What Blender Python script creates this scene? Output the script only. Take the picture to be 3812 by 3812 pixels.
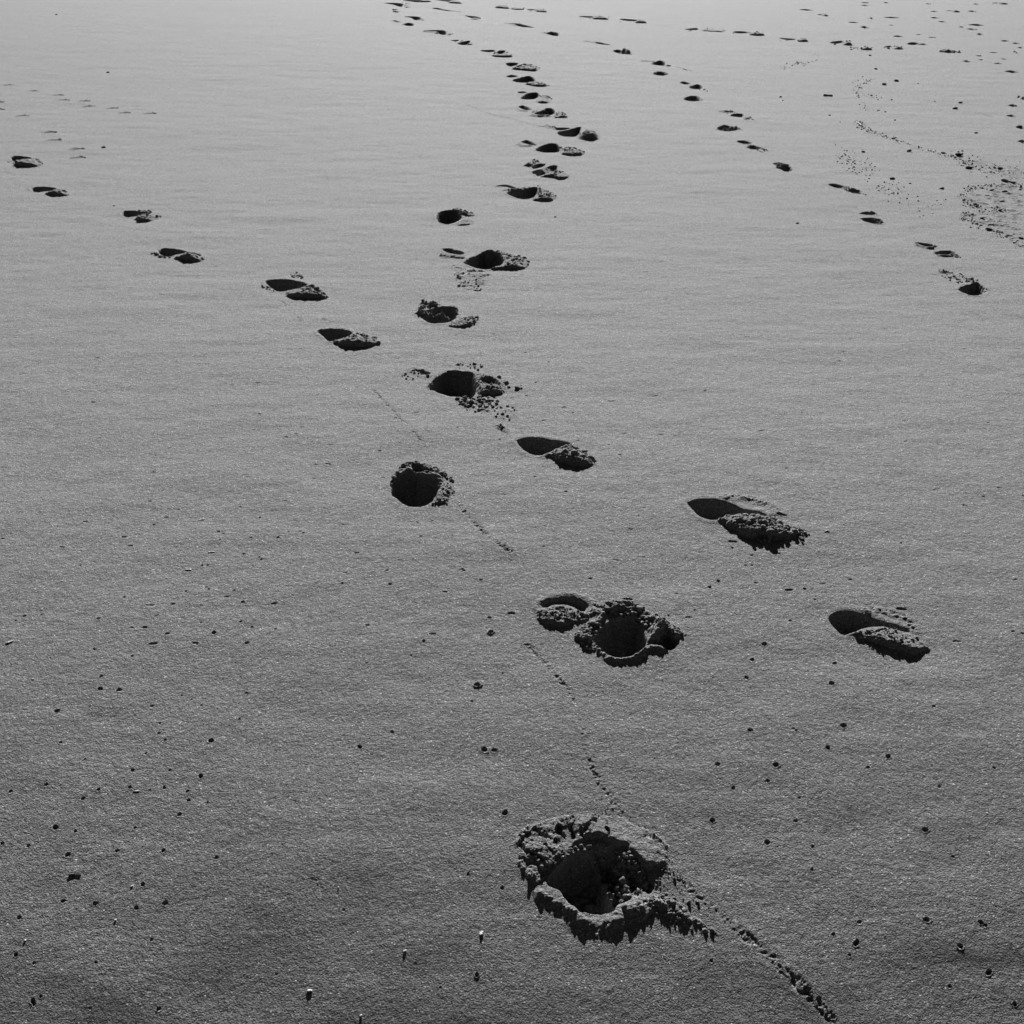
import bpy, math, random
import numpy as np

for o in list(bpy.data.objects):
    bpy.data.objects.remove(o, do_unlink=True)
scene = bpy.context.scene
COL = scene.collection
R = math.radians

# ------------------------------------------------------------------ camera
CAM_H, PITCH = 1.48, R(26.3)
cam_d = bpy.data.cameras.new('camera')
cam_d.sensor_fit = 'HORIZONTAL'; cam_d.sensor_width = 36.0; cam_d.lens = 42.0
cam_d.clip_start = 0.02; cam_d.clip_end = 30000.0
cam = bpy.data.objects.new('camera', cam_d)
cam.location = (0, 0, CAM_H); cam.rotation_euler = (math.pi / 2 - PITCH, 0, 0)
COL.objects.link(cam); scene.camera = cam

# ------------------------------------------------------------------ sky, sun, exposure
SUN_EL, SUN_AZ = R(23.0), R(1.5)          # low sun ahead of the camera
SUN_STRENGTH, SKY_STRENGTH, EXPOSURE = 5.0, 0.05, 1.25
world = bpy.data.worlds.new('World'); scene.world = world; world.use_nodes = True
wn = world.node_tree.nodes; wl = world.node_tree.links
bgn = next(n for n in wn if n.type == 'BACKGROUND')
sky = wn.new('ShaderNodeTexSky'); sky.sky_type = 'NISHITA'; sky.sun_disc = False
sky.sun_elevation = SUN_EL; sky.sun_rotation = SUN_AZ
sky.air_density = 0.2; sky.dust_density = 0.1; sky.ozone_density = 1.0
sep = wn.new('ShaderNodeSeparateColor')    # black-and-white film behind a red filter
wl.new(sky.outputs[0], sep.inputs[0]); wl.new(sep.outputs[0], bgn.inputs[0])
bgn.inputs[1].default_value = SKY_STRENGTH
sun_d = bpy.data.lights.new('sun', 'SUN'); sun_d.energy = SUN_STRENGTH; sun_d.angle = R(0.5)
sun_d.color = (1, 1, 1)
sun = bpy.data.objects.new('sun', sun_d)
sun.rotation_euler = (math.pi / 2 - SUN_EL, 0, math.pi - SUN_AZ)
sun.location = (0, 20, 10); COL.objects.link(sun)
vs = scene.view_settings
vs.view_transform = 'Standard'; vs.look = 'None'; vs.gamma = 1.0
vs.use_curve_mapping = False; vs.exposure = EXPOSURE

# ------------------------------------------------------------------ helpers
# ground profile invented to dim sunlight on the foreground: distance from the camera (m) and upslope (degrees)
PROFILE_Y = [0, 1.25, 1.6, 2.0, 2.6, 3.2, 5.0, 9.0, 16.0, 30.0, 60.0]
PROFILE_DEG = [26, 20, 13.5, 8.5, 4, 0.5, -2, -1.5, -0.5, 0, 0]
rng = np.random.default_rng(7)
random.seed(7)
FS = 4447.4
SP, CP = math.sin(PITCH), math.cos(PITCH)

_py = np.linspace(0, 60, 6001)
_slope = np.tan(np.radians(np.interp(_py, PROFILE_Y, PROFILE_DEG)))
_pz = np.concatenate([[0], np.cumsum((_slope[1:] + _slope[:-1]) * .5 * (_py[1] - _py[0]))])
_pz -= np.interp(3.6, _py, _pz)
def beach_z(y):
    """Ground height: an added near rise and low berm grade the sunlight."""
    return np.interp(y, _py, _pz)

def ground(u, v):
    """Photo pixel (3812 frame) -> point on the beach in metres."""
    dx = (u - 1906) / FS; dy = (v - 1906) / FS
    z = 0.0
    for k in range(25):
        t = (CAM_H - z) / (SP + dy * CP)
        z = .4 * z + .6 * float(beach_z(t * (CP - dy * SP)))
    return (t * dx, t * (CP - dy * SP))

class View:                                # a traced enlargement: offset and scale
    def __init__(s, x0, y0, k): s.x0, s.y0, s.k = x0, y0, k
    def p(s, x, y): return ground(s.x0 + x * s.k, s.y0 + y * s.k)
    def poly(s, pts): return np.array([s.p(*q) for q in pts])
    def size(s, x, y, r):                  # metres across r traced pixels at that spot
        gy = s.p(x, y)[1]
        return r * s.k * CP * (gy + CAM_H * SP / CP) / FS
VA = View(1800, 2900, .5176); VB = View(1900, 2150, .4141); VC = View(2500, 1800, .5694)
VD = View(1350, 1300, .5176); VE = View(900, 900, .6211); VG = View(0, 500, .4658)
VH = View(1600, 350, .3623); VI = View(1400, 0, .4141); VJ = View(2100, 0, .4658)
VK = View(2900, 0, .4720); VL = View(2500, 350, .6791); V0 = View(0, 0, 1.0)
VM = View(0, 1900, .4917); VN = View(0, 2850, .4980); VO = View(950, 1900, .4917)
VP = View(950, 2850, .4980); VQ = View(2600, 2400, .7310); VR = View(0, 0, 1.2821)

def hash2(ix, iy, seed):
    n = (ix.astype(np.int64) * 374761393 + iy.astype(np.int64) * 668265263 + seed * 1442695041) & 0x7fffffff
    n = ((n ^ (n >> 13)) * 1274126177) & 0x7fffffff
    n = ((n ^ (n >> 16)) * 1103515245 + 12345) & 0x7fffffff
    return (n & 0xffffff) / float(0xffffff)

def vnoise(x, y, seed=0):
    ix = np.floor(x); iy = np.floor(y); fx = x - ix; fy = y - iy
    fx = fx * fx * fx * (fx * (fx * 6 - 15) + 10); fy = fy * fy * fy * (fy * (fy * 6 - 15) + 10)
    a = hash2(ix, iy, seed); b = hash2(ix + 1, iy, seed); c = hash2(ix, iy + 1, seed); d = hash2(ix + 1, iy + 1, seed)
    return (a + (b - a) * fx) * (1 - fy) + (c + (d - c) * fx) * fy - 0.5

def fbm(x, y, size, octaves=3, seed=0):
    r = 0; a = 1.0; s = 1.0 / size
    for k in range(octaves):
        r = r + a * vnoise(x * s + 17.3 * k, y * s - 9.1 * k, seed + k); a *= .55; s *= 2.03
    return r

def worley(x, y, size, seed=0):            # rounded lumps, 0..1
    xs = x / size; ys = y / size; ix = np.floor(xs); iy = np.floor(ys)
    best = np.full(xs.shape, 9.0)
    for a in (-1, 0, 1):
        for b in (-1, 0, 1):
            cx = ix + a; cy = iy + b
            px = cx + .15 + .7 * hash2(cx, cy, seed); py = cy + .15 + .7 * hash2(cx, cy, seed + 5)
            rr = .55 + .5 * hash2(cx, cy, seed + 9)
            best = np.minimum(best, ((xs - px) ** 2 + (ys - py) ** 2) / rr ** 2)
    return np.sqrt(np.clip(1 - best, 0, 1))

def catmull(p, n=4, closed=True):
    p = np.asarray(p, float); m = len(p); out = []
    if m < 3 and closed: return p
    rngi = range(m) if closed else range(m - 1)
    for i in rngi:
        if closed: a, b, c, d = p[i - 1], p[i], p[(i + 1) % m], p[(i + 2) % m]
        else: a, b, c, d = p[max(i - 1, 0)], p[i], p[i + 1], p[min(i + 2, m - 1)]
        for k in range(n):
            t = k / n
            out.append(.5 * ((2 * b) + (c - a) * t + (2 * a - 5 * b + 4 * c - d) * t * t + (3 * b - a - 3 * c + d) * t ** 3))
    if not closed: out.append(p[-1])
    return np.array(out)

def seg_dist(X, Y, pts, closed):
    """distance to polyline, index of nearest segment, parameter along the line"""
    n = len(pts); m = n if closed else n - 1
    bd = np.full(X.shape, 1e9, np.float32); bi = np.zeros(X.shape, np.int16); bt = np.zeros(X.shape, np.float32)
    for i in range(m):
        a = pts[i]; b = pts[(i + 1) % n]; e = b - a; L = float(e @ e) + 1e-12
        t = np.clip(((X - a[0]) * e[0] + (Y - a[1]) * e[1]) / L, 0, 1)
        d = np.hypot(X - a[0] - t * e[0], Y - a[1] - t * e[1])
        w = d < bd; bd[w] = d[w]; bi[w] = i; bt[w] = i + t[w]
    return bd, bi, bt

def inside(X, Y, pts):
    r = np.zeros(X.shape, bool); n = len(pts)
    for i in range(n):
        x1, y1 = pts[i]; x2, y2 = pts[(i + 1) % n]
        if y1 == y2: continue
        r ^= ((Y < y1) != (Y < y2)) & (X < (x2 - x1) * (Y - y1) / (y2 - y1) + x1)
    return r

def sstep(t):
    t = np.clip(t, 0, 1); return t * t * (3 - 2 * t)

# ------------------------------------------------------------------ the beach lattice
K = 5
CT = CAM_H * SP / CP
t_coarse = np.arange(-0.50, 0.5001, 0.003)
ys = [0.90]
while ys[-1] < 36.0: ys.append(ys[-1] + 0.003 * (ys[-1] + CT))
y_coarse = np.array(ys)
NR, NC = len(y_coarse), len(t_coarse)
FR, FC = (NR - 1) * K + 1, (NC - 1) * K + 1
fy = np.interp(np.arange(FR) / K, np.arange(NR), y_coarse)
ft = np.interp(np.arange(FC) / K, np.arange(NC), t_coarse)
DH = np.zeros((FR, FC), np.float32)        # relief made by prints, holes, tracks
BEST = np.zeros((FR, FC), np.float32); WHO = np.full((FR, FC), -1, np.int32)

def base_height(x, y):
    h = 0.010 * fbm(x * .8, y, 1.6, 2, 3) + 0.0065 * fbm(x, y * 1.4, .42, 3, 11) + .0026 * fbm(x * .7, y * 1.5, .12, 2, 23)
    return h
Yc = np.repeat(y_coarse[:, None], NC, 1); Xc = t_coarse[None, :] * (Yc + CT)
fade = np.clip((0.50 - np.abs(t_coarse)) / .06, 0, 1)[None, :] * np.clip((36 - Yc) / 4, 0, 1) * np.clip((Yc - .9) / .1, 0, 1)
HB = base_height(Xc, Yc) * fade + beach_z(Yc)
zt = np.gradient(HB, t_coarse, axis=1); zyt = np.gradient(HB, y_coarse, axis=0)
GBX = zt / (Yc + CT); GBY = zyt - GBX * t_coarse[None, :]
def upsample(A):
    A = np.asarray(A, np.float32)
    i = np.minimum(np.arange(FR) // K, NR - 2); a = (np.arange(FR) / K - i).astype(np.float32)[:, None]
    B = A[i] * (1 - a) + A[i + 1] * a
    j = np.minimum(np.arange(FC) // K, NC - 2); b = (np.arange(FC) / K - j).astype(np.float32)[None, :]
    return B[:, j] * (1 - b) + B[:, j + 1] * b
HB = upsample(HB)

FEATS = []                                  # (thing index, part name)
THINGS = []                                 # dicts
def new_thing(**kw):
    THINGS.append(kw); return len(THINGS) - 1

def window(pts, m):
    x0, y0 = pts.min(0) - m; x1, y1 = pts.max(0) + m
    r0 = max(np.searchsorted(fy, y0) - 1, 0); r1 = min(np.searchsorted(fy, y1) + 1, FR)
    ts = [x0 / (max(y0, .9) + CT), x0 / (y1 + CT), x1 / (max(y0, .9) + CT), x1 / (y1 + CT)]
    c0 = max(np.searchsorted(ft, min(ts)) - 1, 0); c1 = min(np.searchsorted(ft, max(ts)) + 1, FC)
    if r1 - r0 < 2 or c1 - c0 < 2: return None
    Y = np.repeat(fy[r0:r1, None], c1 - c0, 1); X = ft[None, c0:c1] * (Y + CT)
    return slice(r0, r1), slice(c0, c1), X, Y

def apply(th, part, sl, dh):
    fi = len(FEATS); FEATS.append((th, part))
    DH[sl] += dh.astype(np.float32)
    a = np.abs(dh); w = a > np.maximum(BEST[sl], 0.0012)
    b = BEST[sl]; b[w] = a[w]; BEST[sl] = b
    q = WHO[sl]; q[w] = fi; WHO[sl] = q

def outward(pts):
    e = np.roll(pts, -1, 0) - pts
    n = np.stack([e[:, 1], -e[:, 0]], 1) / (np.linalg.norm(e, axis=1)[:, None] + 1e-9)
    A = np.sum(pts[:, 0] * np.roll(pts[:, 1], -1) - np.roll(pts[:, 0], -1) * pts[:, 1])
    return n if A > 0 else -n

def grain(X, Y):                            # lattice spacing there
    return 0.0006 * (float(Y.mean()) + CT)

SEED = [100]
def f_pit(th, poly, depth, wf=.016, wn=.03, rough=1.0, part='hollow', lip=.25):
    pts = catmull(poly, 4); SEED[0] += 7; sd = SEED[0]
    g = window(pts, .05)
    if g is None: return
    r, c, X, Y = g; s = grain(X, Y)
    d, i, t = seg_dist(X, Y, pts, True); ins = inside(X, Y, pts)
    sgn = np.where(ins, d, -d)
    sgn = sgn + rough * .006 * fbm(X, Y, max(.02, 5 * s), 3, sd)
    ny = outward(pts)[i][..., 1]
    w = wf + (wn - wf) * np.clip(.5 - .5 * ny, 0, 1)
    ext = min(np.ptp(pts[:, 0]), np.ptp(pts[:, 1]))
    w = np.minimum(w, .42 * ext)
    m = sstep(sgn / w + .08)
    dh = -depth * m * (1 + rough * .35 * fbm(X, Y, max(.03, 5 * s), 3, sd + 3))
    dh += rough * .006 * m * fbm(X, Y, max(.010, 3 * s), 2, sd + 5)
    dh += lip * .008 * np.exp(-((sgn + .012) / .011) ** 2) * (1 + 1.2 * fbm(X, Y, .03, 2, sd + 4)) * (m < .05)
    apply(th, part, (r, c), dh)

def local_el(y):                            # sun height above the sloping sand there
    return SUN_EL - math.atan(float(np.interp(y, _py, _slope)))

def f_mound(th, poly, H, wn=.014, wf=.09, lump=(.03, .35), part='heap', shrink=.75, rough=1.0):
    """heap whose crest lies close to its near edge, with a long slope up from the far side"""
    H = H * .50 * math.tan(local_el(poly[:, 1].mean())) / math.tan(R(19.5))
    pts = catmull(poly, 4); SEED[0] += 7; sd = SEED[0]
    out = outward(pts)[:, 1]
    ext = np.ptp(pts[:, 1])
    pts = pts.copy(); pts[:, 1] += np.clip(-out, 0, 1) * min(H / math.tan(local_el(pts[:, 1].mean())) * shrink, .5 * ext)
    g = window(pts, .05)
    if g is None: return
    r, c, X, Y = g; s = grain(X, Y)
    ins = inside(X, Y, pts); n = len(pts); ny = outward(pts)[:, 1]
    dn = np.full(X.shape, 1e3); df = np.full(X.shape, 1e3)
    for i in range(n):
        a = pts[i]; b = pts[(i + 1) % n]; e = b - a
        t = np.clip(((X - a[0]) * e[0] + (Y - a[1]) * e[1]) / (float(e @ e) + 1e-12), 0, 1)
        d = np.hypot(X - a[0] - t * e[0], Y - a[1] - t * e[1])
        if ny[i] < .25: dn = np.minimum(dn, d)
        if ny[i] > -.25: df = np.minimum(df, d)
    jit = .008 * fbm(X, Y, max(.022, 5 * s), 3, sd)
    sg = np.where(ins, 1., -1.)
    thick = min(np.ptp(pts[:, 0]), np.ptp(pts[:, 1]))
    wn_ = min(wn, .35 * thick); wf_ = min(wf, .8 * thick)
    m = sstep((sg * dn + jit) / wn_ + .1) * np.clip((sg * df + jit) / wf_ + .12, 0, 1) ** .8
    m[~ins & (np.minimum(dn, df) > .012)] = 0
    L = max(lump[0], 4 * s); k = lump[1]
    tex = 1 - k + k * (worley(X, Y, L, sd) * .8 + .35 * worley(X, Y, max(L * .45, 3 * s), sd + 2)) + rough * .35 * fbm(X, Y, .05, 2, sd + 6)
    dh = H * m * tex
    dh += .0055 * rough * np.minimum(m * 2.5, 1) * fbm(X, Y, max(.010, 3 * s), 3, sd + 5)
    apply(th, part, (r, c), dh)

def f_ridge(th, line, H, width, part='rim', lump=.3, taper=True, closed=False):
    H = H * .6 * math.tan(local_el(line[:, 1].mean())) / math.tan(R(19.5))
    pts = catmull(line, 5, closed); SEED[0] += 7; sd = SEED[0]
    g = window(pts, width * 3 + .02)
    if g is None: return
    r, c, X, Y = g; s = grain(X, Y); width = max(width, 1.2 * s)
    d, i, t = seg_dist(X, Y, pts, closed)
    d = d * (1 + .35 * fbm(X, Y, max(.02, 4 * s), 2, sd))
    e = 1.0
    if taper and not closed:
        q = t / (len(pts) - 1); e = sstep(np.minimum(q, 1 - q) / .12 + .15)
    m = np.exp(-(d / width) ** 2) * e
    m[m < .01] = 0
    dh = H * m * (1 + lump * fbm(X, Y, .03, 2, sd + 2) + lump * .8 * (worley(X, Y, max(.02, 4 * s), sd + 3) - .5))
    dh += .004 * m * fbm(X, Y, max(.009, 3 * s), 2, sd + 5)
    apply(th, part, (r, c), dh)

def f_groove(th, line, depth, width, part='groove', bead=0.0, rim=.35, closed=False):
    pts = catmull(line, 5, closed); SEED[0] += 7; sd = SEED[0]
    g = window(pts, width * 3.5 + .02)
    if g is None: return
    r, c, X, Y = g; s = grain(X, Y); width = max(width, .9 * s)
    d, i, t = seg_dist(X, Y, pts, closed)
    d = np.abs(d + width * .9 * fbm(X, Y, max(.03, 4 * s), 2, sd))
    m = np.exp(-(d / width) ** 2); m[m < .02] = 0
    q = np.exp(-((d - 1.9 * width) / width) ** 2); q[q < .05] = 0
    if bead:                                # scratched by many small legs: a band of tiny pocks
        pock = np.clip(fbm(X, Y, max(.0065, 2.2 * s), 2, sd + 4) * 2.4 + .15, -.5, 1)
        patchy = np.clip(.6 + 1.1 * fbm(X, Y, max(.09, 8 * s), 2, sd + 8), .35, 1)
        apply(th, part, (r, c), -depth * patchy * (m * pock * 1.3 + .3 * m) + depth * .2 * q * patchy)
    else: apply(th, part, (r, c), depth * (-m + rim * q))

def f_crack(th, line, width, depth):
    pts = catmull(line, 2, False); SEED[0] += 7; sd = SEED[0]
    g = window(pts, width * 2 + .01)
    if g is None: return
    r, c, X, Y = g; s = grain(X, Y)
    d, i, t = seg_dist(X, Y, pts, False)
    d = d + 1.5 * width * fbm(X, Y, .011, 3, sd)
    width = width * (1.1 - .75 * np.abs(2 * t / (len(pts) - 1) - 1.0) ** 2)
    m = sstep((width * .62 - d) / (width * .35))
    apply(th, 'crack', (r, c), -depth * m)

def f_crumble(th, poly, amp, size=.012, part='crumbled_sand'):
    pts = catmull(poly, 4); SEED[0] += 7; sd = SEED[0]
    g = window(pts, .02)
    if g is None: return
    r, c, X, Y = g; s = grain(X, Y)
    d, i, t = seg_dist(X, Y, pts, True); ins = inside(X, Y, pts)
    m = sstep(np.where(ins, d, 0) / .03)
    n = np.clip(fbm(X, Y, max(.05, 8 * s), 2, sd) + .18, 0, 1) * 2
    apply(th, part, (r, c), amp * m * n * (1.3 * worley(X, Y, max(size, 3 * s), sd + 1) + fbm(X, Y, max(size * .5, 3 * s), 2, sd + 2)))

def f_hole(th, cx, cy, rad, depth, lip=.2, ex=1.0, ang=0.0):
    SEED[0] += 7; sd = SEED[0]
    p = np.array([[cx, cy]]); g = window(p, rad * 2.6 + .006)
    if g is None: return
    r, c, X, Y = g; s = grain(X, Y); rad = max(rad, 1.1 * s)
    ca, sa = math.cos(ang), math.sin(ang)
    a = ((X - cx) * ca + (Y - cy) * sa) / ex; b = -(X - cx) * sa + (Y - cy) * ca
    d = np.hypot(a, b) / rad * (1 + .45 * fbm(X, Y, rad * 1.3, 2, sd))
    m = sstep((1.12 - d) / .4)
    q = np.exp(-((d - 1.45) / .3) ** 2); q[q < .05] = 0
    th_dir = .4 + .6 * np.clip(-(Y - cy) / rad * .5 + .5, 0, 1)
    if th < 0: DH[r, c] += (-depth * m + lip * depth * q * th_dir).astype(np.float32)
    else: apply(th, 'hole', (r, c), -depth * m + lip * rad * q * th_dir)

# ------------------------------------------------------------------ materials
def sand_material(name):
    m = bpy.data.materials.new(name); m.use_nodes = True
    N = m.node_tree.nodes; L = m.node_tree.links
    b = next(n for n in N if n.type == 'BSDF_PRINCIPLED')
    geo = N.new('ShaderNodeNewGeometry')
    def noise(scale, detail, rough=.5, vec=None):
        n = N.new('ShaderNodeTexNoise'); n.inputs['Scale'].default_value = scale
        n.inputs['Detail'].default_value = detail; n.inputs['Roughness'].default_value = rough
        L.new(vec or geo.outputs['Position'], n.inputs['Vector']); return n
    def math_(op, a, c, d=None):
        n = N.new('ShaderNodeMath'); n.operation = op
        for k, v in enumerate((a, c, d)):
            if v is None: continue
            if isinstance(v, (int, float)): n.inputs[k].default_value = v
            else: L.new(v, n.inputs[k])
        return n.outputs[0]
    grains = noise(330, 2, .6); clumps = noise(95, 2, .55); patches = noise(26, 2, .5)
    mp = N.new('ShaderNodeMapping'); mp.inputs['Scale'].default_value = (.35, 1.0, 1.0)
    L.new(geo.outputs['Position'], mp.inputs['Vector'])
    streak = noise(13, 3, .6, mp.outputs[0])
    h = math_('MULTIPLY', grains.outputs[0], .0040)
    h = math_('MULTIPLY_ADD', clumps.outputs[0], .0042, h)
    h = math_('MULTIPLY_ADD', patches.outputs[0], .0045, h)
    h = math_('MULTIPLY_ADD', streak.outputs[0], .0030, h)
    bump = N.new('ShaderNodeBump'); bump.inputs['Strength'].default_value = 1.0
    bump.inputs['Distance'].default_value = 1.0
    L.new(h, bump.inputs['Height'])
    # single grains: dark minerals, tan quartz, a few white shell grains
    vor = N.new('ShaderNodeTexVoronoi'); vor.inputs['Scale'].default_value = 420
    L.new(geo.outputs['Position'], vor.inputs['Vector'])
    sepc = N.new('ShaderNodeSeparateColor'); L.new(vor.outputs['Color'], sepc.inputs[0])
    ramp = N.new('ShaderNodeValToRGB'); e = ramp.color_ramp.elements
    for k, (p, v) in enumerate(((0, 0.0675), (.25, 0.1275), (.75, 0.1725), (.975, 0.225), (.992, .45))):
        q = e[k] if k < 2 else e.new(p); q.position = p; q.color = (v, v, v, 1)
    L.new(sepc.outputs[0], ramp.inputs[0])
    L.new(ramp.outputs[0], b.inputs['Base Color'])
    L.new(bump.outputs[0], b.inputs['Normal'])
    b.inputs['Roughness'].default_value = 1.0
    damp = noise(60, 5, .78)
    mr = N.new('ShaderNodeMapRange'); L.new(damp.outputs[0], mr.inputs[0])
    for k, v in enumerate((.36, .64, 0.0, 0.5)): mr.inputs[k + 1].default_value = v
    L.new(mr.outputs[0], b.inputs['Specular IOR Level'])
    b.inputs['Sheen Weight'].default_value = 0.0
    b.inputs['Sheen Roughness'].default_value = .6
    return m
SAND = sand_material('sand')

def plain(name, v, rough=.8, spec=.3, scale=60, var=.4):
    m = bpy.data.materials.new(name); m.use_nodes = True
    N = m.node_tree.nodes; L = m.node_tree.links
    b = next(n for n in N if n.type == 'BSDF_PRINCIPLED')
    t = N.new('ShaderNodeTexNoise'); t.inputs['Scale'].default_value = scale; t.inputs['Detail'].default_value = 4
    geo = N.new('ShaderNodeNewGeometry'); L.new(geo.outputs['Position'], t.inputs['Vector'])
    r = N.new('ShaderNodeValToRGB'); e = r.color_ramp.elements
    a, c = v * (1 - var), v * (1 + var)
    e[0].position = .3; e[0].color = (a, a, a, 1); e[1].position = .7; e[1].color = (c, c, c, 1)
    L.new(t.outputs[0], r.inputs[0]); L.new(r.outputs[0], b.inputs['Base Color'])
    bp = N.new('ShaderNodeBump'); bp.inputs['Distance'].default_value = .003; L.new(t.outputs[0], bp.inputs['Height'])
    L.new(bp.outputs[0], b.inputs['Normal'])
    b.inputs['Roughness'].default_value = rough; b.inputs['Specular IOR Level'].default_value = spec
    return m
PEBBLE = plain('dark_pebble', .035, .95, .1, 150)
SHELL = plain('pale_shell', .5, .6, .2, 220, .15)
BLEACHED = plain('bleached_wood', .35, .8, .3, 90)
REED = plain('dry_reed', .08, .9, .15, 90)

# ------------------------------------------------------------------ footprints, traced one by one
def footprint(V, label, group, feats, clods=(), crumbs=()):
    th = new_thing(kind='footprint', label=label, group=group, clods=[], crumbs=[])
    allp = []
    for f in feats:
        k, pts = f[0], V.poly(f[1]); allp.append(pts); kw = f[3] if len(f) > 3 else {}
        if k == 'pit':
            if group == R_: kw = dict(kw, rough=max(1.7, kw.get('rough', 0)))
            f_pit(th, pts, f[2], **kw)
        elif k == 'mound': f_mound(th, pts, f[2], **kw)
        elif k == 'ridge': f_ridge(th, pts, f[2], **kw)
        elif k == 'crack': f_crack(th, pts, f[2], **kw)
        elif k == 'crumble': f_crumble(th, pts, f[2], **kw)
        elif k == 'groove': f_groove(th, pts, f[2], **kw)
    for (x, y, r) in clods: THINGS[th]['clods'].append((*V.p(x, y), V.size(x, y, r)))
    for (pts, n, r0, r1) in crumbs:
        P = V.poly(pts); lo, hi = P.min(0), P.max(0); k = 0; tries = 0
        while k < n and tries < n * 30:
            tries += 1; q = lo + rng.random(2) * (hi - lo)
            if inside(np.array([q[0]]), np.array([q[1]]), P)[0]:
                r = r0 + (r1 - r0) * rng.random() ** 2.5; k += 1
                THINGS[th]['clods' if r > .0065 else 'crumbs'].append((q[0], q[1], r))
    THINGS[th]['base'] = np.concatenate(allp).mean(0)
    return th
M_, L_, R_, T_, F_ = ('prints of the winding middle trail', 'prints of the trail crossing from the left',
    'prints of the fainter trail curving to the right edge', 'prints of the row crossing at the top',
    'far prints at the upper right')

# --- nearest print
footprint(VA, 'deepest nearest footprint with cracked raised rim and crumbly tail heap at bottom', M_, [
    ('mound', [(195,440),(240,385),(330,325),(470,285),(560,270),(600,330),(625,430),(600,520),(520,600),(440,630),(330,590),(240,540),(200,490)], .026, dict(wn=.022, wf=.06, lump=(.03, .3), part='rim', shrink=0, rough=.7)),
    ('mound', [(560,272),(620,258),(800,248),(1000,290),(1200,375),(1330,470),(1345,580),(1270,640),(1150,640),(1060,560),(980,490),(880,450),(790,420),(700,450),(605,520),(625,430),(590,330)], .046, dict(wn=.014, wf=.085, lump=(.045, .08), part='rim', shrink=0, rough=.35)),
    ('mound', [(215,540),(300,570),(420,600),(490,660),(470,750),(370,760),(270,670)], .013, dict(lump=(.020,.8), part='rim', shrink=.3)),
    ('pit', [(740,500),(820,455),(900,470),(1000,500),(1075,580),(1150,665),(1210,740),(1222,800),(1130,835),(1050,865),(980,915),(900,900),(840,780),(770,640)], .052, dict(wf=.05, wn=.06, rough=2.4, lip=0, part='inner_slope')),
    ('pit', [(460,745),(495,665),(560,595),(640,540),(720,505),(800,520),(850,600),(880,720),(930,830),(970,900),(930,955),(840,965),(760,970),(700,960),(640,910),(575,850),(535,790)], .085, dict(wf=.022, wn=.022, rough=.9, lip=0)),
    ('mound', [(860,560),(1000,480),(1120,600),(1220,720),(1220,790),(1120,820),(1000,860),(900,760)], .045, dict(wn=.03, wf=.05, lump=(.016,.55), part='slumped_sand', shrink=0)),
    ('ridge', [(355,850),(430,835),(540,885),(640,965),(740,1035),(850,1055),(950,1025),(1020,975),(1090,940),(1170,950)], .0175, dict(width=.015, lump=.5)),
    ('ridge', [(1010,960),(1070,925),(1150,940),(1200,980)], .010, dict(width=.017, lump=.6)),
    ('mound', [(1130,880),(1230,830),(1340,850),(1450,930),(1540,1000),(1640,1090),(1690,1150),(1620,1220),(1520,1200),(1400,1140),(1300,1080),(1200,1010)], .036, dict(wn=.022, wf=.05, lump=(.028,.5))),
    ('crumble', [(1150,640),(1290,640),(1420,740),(1520,860),(1560,960),(1400,940),(1250,860),(1180,760)], .008, dict(size=.012)),
    ('crumble', [(860,240),(1000,260),(1180,330),(1320,430),(1370,560),(1300,500),(1150,380),(980,300)], .006, dict(size=.010)),
    ('crack', [(805,262),(770,310),(735,360),(700,410)], .010, dict(depth=.016)),
    ('crack', [(548,300),(530,345),(570,390),(590,440)], .007, dict(depth=.014)),
    ('crack', [(400,335),(340,385),(290,420),(262,490),(340,545),(430,585)], .0075, dict(depth=.014)),
    ('crack', [(365,365),(440,420),(500,440),(540,480)], .006, dict(depth=.012)),
    ('crack', [(900,300),(880,350),(905,400),(890,450)], .004, dict(depth=.010)),
    ('crack', [(640,265),(655,310),(630,350),(650,420)], .004, dict(depth=.010)),
    ('crack', [(440,480),(470,520),(510,540)], .008, dict(depth=.012)),
], clods=[(540,545,24),(420,640,26),(330,700,24),(480,740,18),(1290,840,22),(1360,900,26),(1440,950,28),(1520,1020,26),(1590,1090,26),(1410,1010,22)],
  crumbs=[([(1130,860),(1300,840),(1450,930),(1700,1140),(1560,1100),(1400,1060),(1200,960)], 50, .0012, .004),
          ([(480,640),(640,520),(760,480),(700,460),(560,530),(430,620)], 50, .0015, .005),
          ([(860,560),(1040,520),(1210,760),(1000,870)], 220, .002, .0062),
          ([(1150,640),(1350,560),(1560,900),(1300,860)], 60, .001, .0035),
          ([(850,100),(1000,200),(1360,440),(1360,560),(1100,330),(850,250)], 26, .001, .0022)])

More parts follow.
